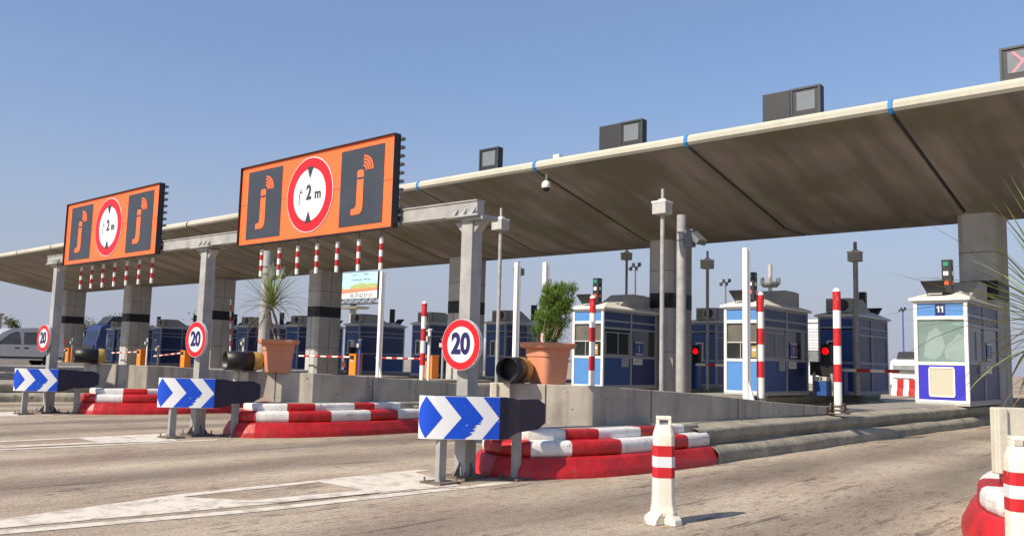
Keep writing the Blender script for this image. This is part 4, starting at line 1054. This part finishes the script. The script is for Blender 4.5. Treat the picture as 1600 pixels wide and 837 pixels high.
r = empty('display_board', (-9.28, 23.75, .43), label='black display board on two posts below the right red light', cat='display board')
s = MB(); s.box((0, 0, .73), (.72, .1, .38)); s.build('board', ['black'], r, bevel=.01)
s = MB(); s.tube((-.24, -.05, 0), (-.24, -.05, .62), .045, n=10); s.tube((.26, -.05, 0), (.26, -.05, .6), .045, n=10); s.build('post', ['galv'], r)
r = empty('ticket_machine', (-9.22, 23.5, .43), label='blue ticket machine with a grey number panel below the display board', cat='ticket machine')
s = MB(); s.box((0, 0, .2), (.34, .26, .4)); s.build('cabinet', ['facade_mid'], r, bevel=.01)
s = MB(); s.box((0, 0, .46), (.36, .28, .11)); s.build('head', ['grey'], r)
s = MB(); s.yplate([(-.06, .42), (.06, .42), (.06, .5), (-.06, .5)], -.146, .004); s.build('panel', ['black'], r)
text('numeral', '0', .08, 'signwhite', r, (0, -.151, .46), 1, .001)
# slim reader posts beside the barriers and booths
def reader(x, y, h, m, label, z=.42):
    r = empty('reader_post', (x, y, z), label=label, cat='reader post', group='slim card reader posts')
    s = MB(); s.tube((0, 0, 0), (0, 0, h), .045, n=8); s.build('pole', [m], r)
    s = MB(); s.box((0, -.08, h*.82), (.14, .12, .16)); s.tube((-.1, -.02, h-.06), (.12, -.02, h-.02), .03, n=8); s.build('reader_head', ['grey'], r)
for i, (x, y, h, m, lb) in enumerate(((-23.5, 23.0, 1.55, 'galv', 'right of the nearest orange barrier'), (-28.4, 23.0, 1.5, 'mastblue', 'beside the barrier right of the woman'), (-37.2, 23.0, 1.55, 'white_paint', 'beside the raised barrier'),
        (-39.8, 22.6, 1.0, 'mastblue', 'left of the raised barrier'), (-46.5, 22.8, 1.5, 'white_paint', 'right of the second column from the left'), (-44.6, 22.5, 1.1, 'galv_dark', 'under the arm left of the middle speed sign'),
        (-56.3, 22.8, 1.5, 'galv', 'right of the van'))):
    reader(x, y, h, m, 'slim card reader post '+lb)
reader(-17.4, 16.5, 1.55, 'white_paint', 'white reader post right of the tall white post near the billboard', .42)

# ------------------------------------------------------------------ concrete guard and crash rail at the far left
lp = densify(smooth_path([(-20.9, -4), (-20.55, 3), (-20.1, 6.8), (-19.6, 8.6), (-19.2, 12), (-18.6, 15), (-18.1, 20), (-18.1, 33)], 2), .3)
q = MB(); sweep(q, lp, GB, 1, lambda a, p: 0, .015, 2); sweep(q, lp, GR, 1, lambda a, p: 0, .01, 3)
tag(q.build('kerb_guard', ['guard']), 'ribbed concrete guard running below the crash rail at the far left', 'kerb guard', 'concrete guards along the toll islands')
s = MB()
s.prism([(-21.3, -4), (-20.85, 3), (-20.45, 6.9), (-19.9, 8.8), (-19.5, 12), (-18.9, 15), (-18.9, 17), (-20.6, 17), (-20.9, 12), (-21.4, 8), (-21.9, 3), (-22.4, -4)], 0, .42)
tag(s.build('pavement', ['slab']), kind='structure')
cr_ = empty('crash_barrier', (0, 0, 0), label='galvanised double crash rail on short posts before the silver van', cat='crash barrier')
rp = densify([(-21.6, -4), (-21.1, 3), (-20.75, 7.4), (-20.3, 10), (-19.9, 12.5), (-19.7, 14.2)], .4)
for zc in (.52, .69):
    s = MB(); sweep(s, rp, [(.03, zc-.075), (0, zc-.06), (-.02, zc-.035), (.02, zc-.01), (.02, zc+.01), (-.02, zc+.035), (0, zc+.06), (.03, zc+.075)], 1, lambda a, p: 0)
    s.build('rail', ['galv'], cr_)
for i in range(0, len(rp), 5):
    s = MB(); s.box((rp[i][0]-.09, rp[i][1], .58), (.06, .1, .34)); s.build('post', ['galv'], cr_)

# ------------------------------------------------------------------ vehicles and people
def person_mesh(root, verts, edges, radii, mt, name='body', lvl=2):
    me = bpy.data.meshes.new(name); me.from_pydata(verts, edges, []); o = bpy.data.objects.new(name, me); COL.objects.link(o)
    sk = o.modifiers.new('skin', 'SKIN'); o.modifiers.new('sub', 'SUBSURF').levels = lvl; o.modifiers['sub'].render_levels = lvl
    for i, rr in enumerate(radii): me.skin_vertices[0].data[i].radius = rr if isinstance(rr, tuple) else (rr, rr)
    me.skin_vertices[0].data[0].use_root = True
    dg = bpy.context.evaluated_depsgraph_get(); m2 = bpy.data.meshes.new_from_object(o.evaluated_get(dg)); bpy.data.objects.remove(o)
    m2.materials.clear(); m2.materials.append(M[mt])
    for p in m2.polygons: p.use_smooth = True
    o2 = bpy.data.objects.new(name, m2); COL.objects.link(o2); o2.parent = root; return o2
wo = empty('person', (-31.3, 24.9, .3), R(-50), label='woman in a pale headscarf and dark clothes beside a blue booth', cat='person')
V = [(0, 0, .88), (0, .0, 1.1), (0, 0, 1.3), (0, 0, 1.38), (0, -.01, 1.46), (0, -.01, 1.54), (.17, 0, 1.28), (.21, -.02, 1.04), (.16, -.22, .93), (.14, -.3, .92), (-.17, 0, 1.28), (-.21, -.02, 1.04), (-.16, -.22, .93), (-.14, -.3, .92),
     (.09, 0, .8), (.1, -.02, .46), (.1, .01, .08), (.1, -.13, .03), (-.09, 0, .8), (-.1, -.02, .46), (-.1, .01, .08), (-.1, -.13, .03)]
E_ = [(0, 1), (1, 2), (2, 3), (3, 4), (4, 5), (2, 6), (6, 7), (7, 8), (8, 9), (2, 10), (10, 11), (11, 12), (12, 13), (0, 14), (14, 15), (15, 16), (16, 17), (0, 18), (18, 19), (19, 20), (20, 21)]
Rd = [(.17, .13), (.15, .11), (.16, .11), .055, .085, .08, .06, .048, .034, .028, .06, .048, .034, .028, .1, .07, .045, .04, .1, .07, .045, .04]
person_mesh(wo, V, E_, Rd, 'skin')
s = MB(); s.lathe([(.2, .25), (.19, .6), (.185, .85), (.165, 1.05), (.19, 1.25), (.17, 1.33), (.08, 1.38)], n=20); s.build('robe', ['clothblack'], wo)
s = MB(); s.lathe([(.13, .5), (.21, .12), (.2, .5), (.205, .8)][1:], n=20); s.build('skirt', ['clothnavy'], wo)
for sg in (-1, 1):
    s = MB(); s.tube((sg*.16, 0, 1.29), (sg*.215, -.02, 1.03), .07, .06, 12); s.tube((sg*.215, -.02, 1.04), (sg*.165, -.2, .935), .06, .05, 12); s.build('sleeve', ['clothblack'], wo)
s = MB(); s.lathe([(.0, 1.67), (.06, 1.655), (.1, 1.6), (.115, 1.52), (.11, 1.44), (.13, 1.38), (.17, 1.33), (.15, 1.3)], (0, .02, 0), 20); s.build('headscarf', ['scarf'], wo)
tag(empty('handbag', (-31.48, 24.6, .72)), 'dusty pink bag carried low by the woman beside the booth', 'bag')
hb = bpy.data.objects['handbag']; s = MB(); s.box((0, 0, .1), (.28, .14, .24), 0, R(20), .8); s.build('bag_body', ['pinkbag'], hb, bevel=.03)
s = MB(); s.tube((-.08, 0, .2), (-.03, 0, .34), .012, n=6); s.tube((-.03, 0, .34), (.05, 0, .34), .012, n=6); s.tube((.05, 0, .34), (.08, 0, .2), .012, n=6); s.build('strap', ['pinkbag'], hb)

# silver van, nose towards -y, seen from its +x flank
van = empty('van', (-44.6, 15.35, .33), label='silver grey small van behind the crash rail at the left edge', cat='van')
side = [(-1.98, .3), (-2.0, .62), (-1.9, .8), (-1.3, 1.0), (-.75, 1.54), (-.35, 1.75), (.6, 1.82), (1.75, 1.8), (1.93, 1.66), (2.0, 1.0), (2.0, .45), (1.95, .3)]
s = MB(); n = len(side); sec = []
for x, k in ((-.83, 0), (-.81, 1), (.81, 1), (.83, 0)): pass
def hw_(z, full=.84): return full if z < .95 else full-(z-.95)*.17
vs = []
for y, z in side: vs += [(hw_(z)-.0, y, z), (-hw_(z), y, z)]
# flank as layered bands for the tumblehome
import bmesh
bm = bmesh.new()
def at_z_band(z0, z1): pass
outer = [(y, z) for y, z in side]
s = MB(); vr = [(hw_(z), y, z) for y, z in outer]; vl = [(-hw_(z), y, z) for y, z in outer]; n = len(outer)
midr = [(.84, -1.3, .95), (.84, 2.0, .95)]
s.add(vr+vl, [(i, (i+1) % n, n+(i+1) % n, n+i) for i in range(n)], 0, False)
low = [0, 1, 2, 3, 9, 10, 11]; upi = [3, 4, 5, 6, 7, 8, 9]
s.add(vr, [tuple(low), tuple(upi)], 0); s.add(vl, [tuple(low[::-1]), tuple(upi[::-1])], 0)
s.build('body', ['car'], van, bevel=.05)
def flank(mb, poly, e=.006, sgn=1, mi=0):
    vs = [(sgn*(hw_(z)+e), y, z) for y, z in poly]; m = len(vs); vi = [(sgn*(hw_(z)-.02), y, z) for y, z in poly]
    mb.add(vs+vi, [tuple(range(m))]+[(i, m+i, m+(i+1) % m, (i+1) % m) for i in range(m)], mi)
for sg in (1, -1):
    for poly in ([(-.95, 1.02), (-.42, 1.5), (-.12, 1.62), (.02, 1.6), (.08, 1.02)], [(.2, 1.03), (.2, 1.6), (.85, 1.62), (.9, 1.56), (.9, 1.03)], [(1.28, 1.05), (1.3, 1.58), (1.62, 1.58), (1.72, 1.05)]):
        f = MB(); flank(f, poly, .006, sg); f.build('side_window', ['carglass'], van)
    f = MB()
    for yy in (.14, 1.1): flank(f, [(yy, .42), (yy, 1.62), (yy+.018, 1.62), (yy+.018, .42)], .004, sg)
    flank(f, [(-1.9, .38), (-1.9, .46), (1.95, .46), (1.95, .38)], .02, sg); f.build('door_trim', ['dark'], van)
    for yy in (-.08, .32):
        f = MB(); f.box((sg*.85, yy, .86), (.03, .2, .06)); f.build('door_handle', ['black'], van, bevel=.01)
    f = MB(); f.box((sg*.92, -.9, 1.08), (.14, .1, .2)); f.build('mirror', ['black'], van, bevel=.03)
    f = MB(); f.box((sg*.74, 1.99, 1.1), (.14, .06, .5)); f.build('tail_light', ['red_lens'], van, bevel=.01)
    f = MB(); f.box((sg*.62, -1.9, .72), (.3, .12, .18)); f.build('headlight', ['white_lens'], van, bevel=.03)
    for yy in (-1.25, 1.38):
        w_ = MB(); w_.lathe([(.2, -.09), (.3, -.09), (.31, -.06), (.31, .06), (.3, .09), (.2, .09)], (0, 0, 0), 28, axis='y'); wh = w_.build('wheel', ['tyre'], van); wh.location = (sg*.77, yy, .31); wh.rotation_euler = (0, 0, math.pi/2)
        w_ = MB(); w_.lathe([(0, -.07), (.19, -.075), (.2, -.03)], n=20, axis='y'); w_.lathe([(0, .07), (.19, .075), (.2, .03)], n=20, axis='y'); w_.build('rim', ['grey'], wh)
f = MB(); f.add([(-.68, -1.12, 1.04), (.68, -1.12, 1.04), (.6, -.6, 1.54), (-.6, -.6, 1.54)], [(0, 1, 2, 3)]); f.v = [(x, y-.02, z+.02) for x, y, z in f.v]; f.build('windscreen', ['carglass'], van)
f = MB(); f.box((0, -2.0, .42), (1.6, .12, .22)); f.build('bumper', ['dark'], van, bevel=.03)
f = MB(); f.box((0, 2.02, .45), (1.6, .1, .22)); f.build('bumper', ['dark'], van, bevel=.03)
f = MB(); f.tube((0, -.25, 1.76), (0, -.1, 1.98), .01, n=6); f.build('aerial', ['black'], van)
dr = empty('person', (-44.15, 15.0, .33), label='driver in a white shirt seated inside the silver van', cat='person')
V = [(0, 0, .55), (0, .04, .8), (0, .06, 1.02), (0, .05, 1.12), (0, .03, 1.2), (0, .02, 1.3), (.19, .05, 1.0), (.22, -.1, .8), (.14, -.34, .9), (-.19, .05, 1.0), (-.22, -.1, .8), (-.14, -.34, .9), (.1, -.4, .52), (.1, -.5, .2), (-.1, -.4, .52), (-.1, -.5, .2)]
E_ = [(0, 1), (1, 2), (2, 3), (3, 4), (4, 5), (2, 6), (6, 7), (7, 8), (2, 9), (9, 10), (10, 11), (0, 12), (12, 13), (0, 14), (14, 15)]
person_mesh(dr, V, E_, [(.16, .13), (.16, .11), (.17, .11), .055, .08, .085, .06, .05, .035, .06, .05, .035, .08, .05, .08, .05], 'skin')
s = MB(); s.lathe([(.18, .6), (.19, .8), (.2, 1.0), (.15, 1.08), (.07, 1.12)], (0, .04, 0), 16)
s.build('shirt', ['cloth_reflection_white'], dr)
s = MB(); s.lathe([(.0, 1.42), (.07, 1.4), (.1, 1.33), (.1, 1.27)], (0, .04, 0), 16); s.build('hair', ['clothblack'], dr)

# lorries
def truck(loc, sc, label, cabm, boxm):
    tr = empty('truck', loc, R(0), label=label, cat='truck'); tr.scale = (sc, sc, sc)
    s = MB(); s.xprism([(0, .45), (-.05, 1.1), (.15, 1.95), (.6, 2.1), (1.5, 2.1), (1.5, .45)], -.85, .85); s.build('cab', [cabm], tr, bevel=.06)
    s = MB(); s.add([(-.7, -.03, 1.15), (.7, -.03, 1.15), (.66, .12, 1.72), (-.66, .12, 1.72)], [(0, 1, 2, 3)]); s.v = [(x, y-.05, z) for x, y, z in s.v]; s.build('windscreen', ['carglass'], tr)
    s = MB(); s.box((0, -.06, .75), (1.2, .04, .3)); s.build('grille', ['dark'], tr)
    for sg in (-1, 1):
        s = MB(); s.box((sg*.66, -.09, .58), (.28, .05, .14)); s.build('headlight', ['white_lens'], tr)
        s = MB(); s.box((sg*1.0, .1, 1.5), (.1, .1, .4)); s.build('mirror', ['black'], tr)
        for yy in (.7, 4.2, 5.3):
            w_ = MB(); w_.lathe([(0, -.1), (.36, -.1), (.38, -.06), (.38, .1), (0, .1)], n=20, axis='y'); wh = w_.build('wheel', ['tyre'], tr); wh.location = (sg*.72, yy, .38); wh.rotation_euler = (0, 0, math.pi/2)
    s = MB(); s.box((0, 3.9, 1.35), (1.8, 4.4, 1.3)); s.build('cargo_body', [boxm], tr, bevel=.03)
    s = MB(); s.xprism([(.5, 2.1), (.9, 2.55), (1.5, 2.6), (1.5, 2.1)], -.6, .6); s.build('wind_deflector', ['dark'], tr, bevel=.05)
truck((-15.69, 52, 0), .9, 'white lorry parked beyond the booths near the blue mast', 'carwhite', 'grey')
truck((-77.8, 33, .3), 1.55, 'dark navy lorry cab standing behind the leftmost booths', 'facade_navy', 'dark')
# water filled red and white barriers in front of the truck
for i in range(10):
    s = MB(); x = -13.69+i*.27
    s.xprism([(-.22, 0), (-.2, .22), (-.07, .4), (-.06, .8), (.06, .8), (.07, .4), (.2, .22), (.22, 0)], -.13, .13)
    o = s.build('road_barrier', ['red_kerb' if i % 2 else 'white_kerb'], bevel=.02); o.location = (x, 44, 0)
    tag(o, '%s from the left of the red and white barrier blocks before the lorry' % ORD[i], 'road barrier', 'plastic barrier blocks before the lorry')

# ------------------------------------------------------------------ billboard, masts, buildings, trees
bb = empty('billboard', (-62.95, 50, 0), R(3), label='large advertising billboard on a steel mast behind the booths', cat='billboard')
s = MB(); s.box((0, .2, 7.75), (6.1, .3, 2.45)); s.build('frame', ['dark'], bb)
s = MB(); w, z0, z1 = 6.0, 6.56, 8.95
pan = s.yplate([(-3, z0), (3, z0), (3, z1), (-3, z1)], .04, .01); pn = s.build('poster', ['signwhite'], bb)
s = MB(); s.yplate([(-3, 7.5), (3, 7.35), (3, 8.9), (.9, 8.95), (-2.4, 8.95), (-3, 8.2)], .03, .006); s.build('poster_sky', ['postersky'], pn)
s = MB(); pts = [(-.7, 7.35), (3, 7.35), (3, 7.85), (2.4, 7.95), (1.6, 7.88), (.8, 7.98), (.0, 7.86), (-.6, 7.7)]; s.yplate(pts, .022, .006); s.yplate([(-1.9, 7.4), (-1.5, 7.4), (-1.7, 7.75)], .022, .006); s.build('poster_green', ['postergreen'], pn)
s = MB(); s.yplate([(-3, 7.0), (3, 7.3), (3, 7.55), (-3, 7.42)], .014, .006); s.build('poster_band', ['posterorange'], pn)
text('phone_number', '05 37 62 57 57', .5, 'charcoal', pn, (.9, .03, 6.82), .95, .004)
for x, z, ww in ((.1, 8.7, .8), (1.7, 8.75, .7), (0.9, 8.3, 2.6)):
    f = MB(); rr = random.Random(int(x*10)); xx = x-ww/2
    while xx < x+ww/2: d = rr.uniform(.1, .25); f.box((xx, .02, z+rr.uniform(-.03, .03)), (d, .01, rr.uniform(.04, .1))); xx += d+.08
    f.build('script_line', ['signnavy'], pn)
s = MB(); s.box((0, .1, 6.1), (5.8, 1.0, .08))
for i in range(7): s.tube((-2.7+i*.9, -.3, 6.1), (-2.7+i*.9, .2, 6.5), .05, n=6); s.tube((-2.7+i*.9, -.35, 6.1), (-2.7+i*.9, -.35, 6.35), .03, n=5)
s.build('platform', ['galv_dark'], bb)
s = MB(); s.tube((-.6, .5, 0), (-.6, .5, 6.1), .35, .3, 16); s.box((-.6, .4, 5.75), (2.6, 1.4, .2), taper=1.2); s.build('mast', ['grey'], bb)
def lamp_mast(x, y, h, label, blue=False):
    r = empty('lamp_mast', (x, y, 0), label=label, cat='lamp mast', group='tall floodlight masts beyond the plaza'); m = 'mastblue' if blue else 'galv_dark'
    s = MB(); s.tube((0, 0, 0), (0, 0, h), .17 if not blue else .07, .1 if not blue else .06, 8); s.build('mast', [m], r)
    s = MB(); q_ = .2 if blue else .7; s.tube((-q_, 0, h), (q_, 0, h), .06, n=6)
    for i in range(4): s.box(((-.65+i*.43)*(.35 if blue else 1), -.1, h+(.25 if i % 2 else -.25)*(.4 if blue else 1)), ((.34, .3, .42) if not blue else (.12, .15, .16)), 0, .3*i)
    s.build('flood_light', ['dark'], r)
lamp_mast(-58.5, 90, 13.3, 'far floodlight mast left of the second column')
lamp_mast(-56.6, 110, 13.0, 'far floodlight mast left of the light blue booth post')
lamp_mast(-22.6, 75, 6.3, 'thin blue mast rising beside the white lorry', True)
r = empty('antenna_tower', (-45.5, 100, 0), label='far antenna tower above the right light blue booth roof', cat='antenna tower')
s = MB(); s.tube((0, 0, 0), (0, 0, 13.6), .3, .22, 10); s.tube((0, 0, 12), (0, 0, 13.9), .28, n=10); s.build('mast', ['grey'], r)
s = MB(); s.lathe([(.0, 11.0), (.9, 11.1), (1.2, 11.7), (1.1, 11.7), (.9, 11.3), (0, 11.2)], n=16)
for i in range(6): a = i*1.047; s.box((1.1*math.cos(a), 1.1*math.sin(a), 11.8), (.3, .3, .8), 0, a)
s.build('antenna_ring', ['galv_dark'], r)
def building(name, loc, d, wallm, label, cat, lou=False):
    r = empty(name, loc, label=label, cat=cat); s = MB(); s.box((0, 0, d[2]/2), d); s.build('wall', [wallm], r)
    s = MB(); s.box((0, 0, d[2]+.12), (d[0]+.3, d[1]+.3, .24)); s.build('roof', [wallm], r)
    for i in range(3):
        s = MB(); s.box((-d[0]*.3+i*d[0]*.3, -d[1]/2-.02, d[2]*.45), (1.6, .06, 1.1)); w_ = s.build('window', ['carglass'], r); s = MB(); s.box((-d[0]*.3+i*d[0]*.3, -d[1]/2-.05, d[2]*.45-.6), (1.8, .12, .08)); s.build('sill', ['whitewall'], w_)
    if lou:
        for i in range(9): s = MB(); s.box((0, -d[1]/2-.04, d[2]*.55+i*.22), (d[0]-.2, .05, .05)); s.build('cladding_rib', ['whitewall'], r)
    return r
building('building', (-127.5, 38.5, 0), (14, 3, 5.4), 'pinkwall', 'flat roofed pink building at the left edge', 'building')
building('warehouse', (-30.0, 74, 0), (5, 6, 5.1), 'whitewall', 'white ribbed building seen between the right booths', 'building', True)
r = empty('storage_tent', (-60, 62, 0), label='low white rounded shed far behind the blue booths', cat='shed')
s = MB(); s.lathe([(3.2, -4), (3.2, 4)], (0, 0, .3), 24, axis='y'); s.build('roof', ['whitewall'], r)
def tree(loc, h, cr, label, seed, bare=False, grp='small trees beyond the left booths'):
    r = empty('tree', loc, label=label, cat='tree', group=grp); rr = random.Random(seed); s = MB()
    s.tube((0, 0, 0), (.1, 0, h*.5), h*.03, h*.02, 8); tips = []
    for i in range(11):
        a = rr.uniform(0, 6.28); b = Vector((.08, 0, h*rr.uniform(.3, .5))); t = Vector((math.cos(a)*cr*rr.uniform(.3, .9), math.sin(a)*cr*rr.uniform(.3, .9), h*rr.uniform(.6, .95))); s.tube(b, t, h*.013, h*.004, 5); tips.append(t)
    s.build('trunk', ['bark'], r)
    s = MB()
    for t in tips+[a.lerp(b, .5) for a, b in zip(tips, tips[1:])]:
        for j in range(30 if bare else 130):
            p = t+Vector((rr.gauss(0, 1), rr.gauss(0, 1), rr.gauss(0, .8)))*cr*.22; q = .09*rr.uniform(.6, 1.5); a = Vector((rr.uniform(-1, 1), rr.uniform(-1, 1), rr.uniform(-1, 1))).normalized(); b = a.orthogonal().normalized()
            s.add([p-a*q, p+b*q*.5, p+a*q, p-b*q*.5], [(0, 1, 2, 3)])
    s.build('crown', ['leaf_tree'], r, recalc=False)
tree((-95, 44, .3), 5.2, 2.0, 'small far tree above the leftmost booths', 1)
tree((-101, 42, .3), 4.9, 1.8, 'small far tree right of the leftmost column', 6)
tree((-68, 39, .3), 4.2, 1.5, 'small far tree above the booth left of the middle speed sign', 2)
tree((-96, 33, .3), 4.2, .9, 'sparse far tree above the silver van', 5, True)
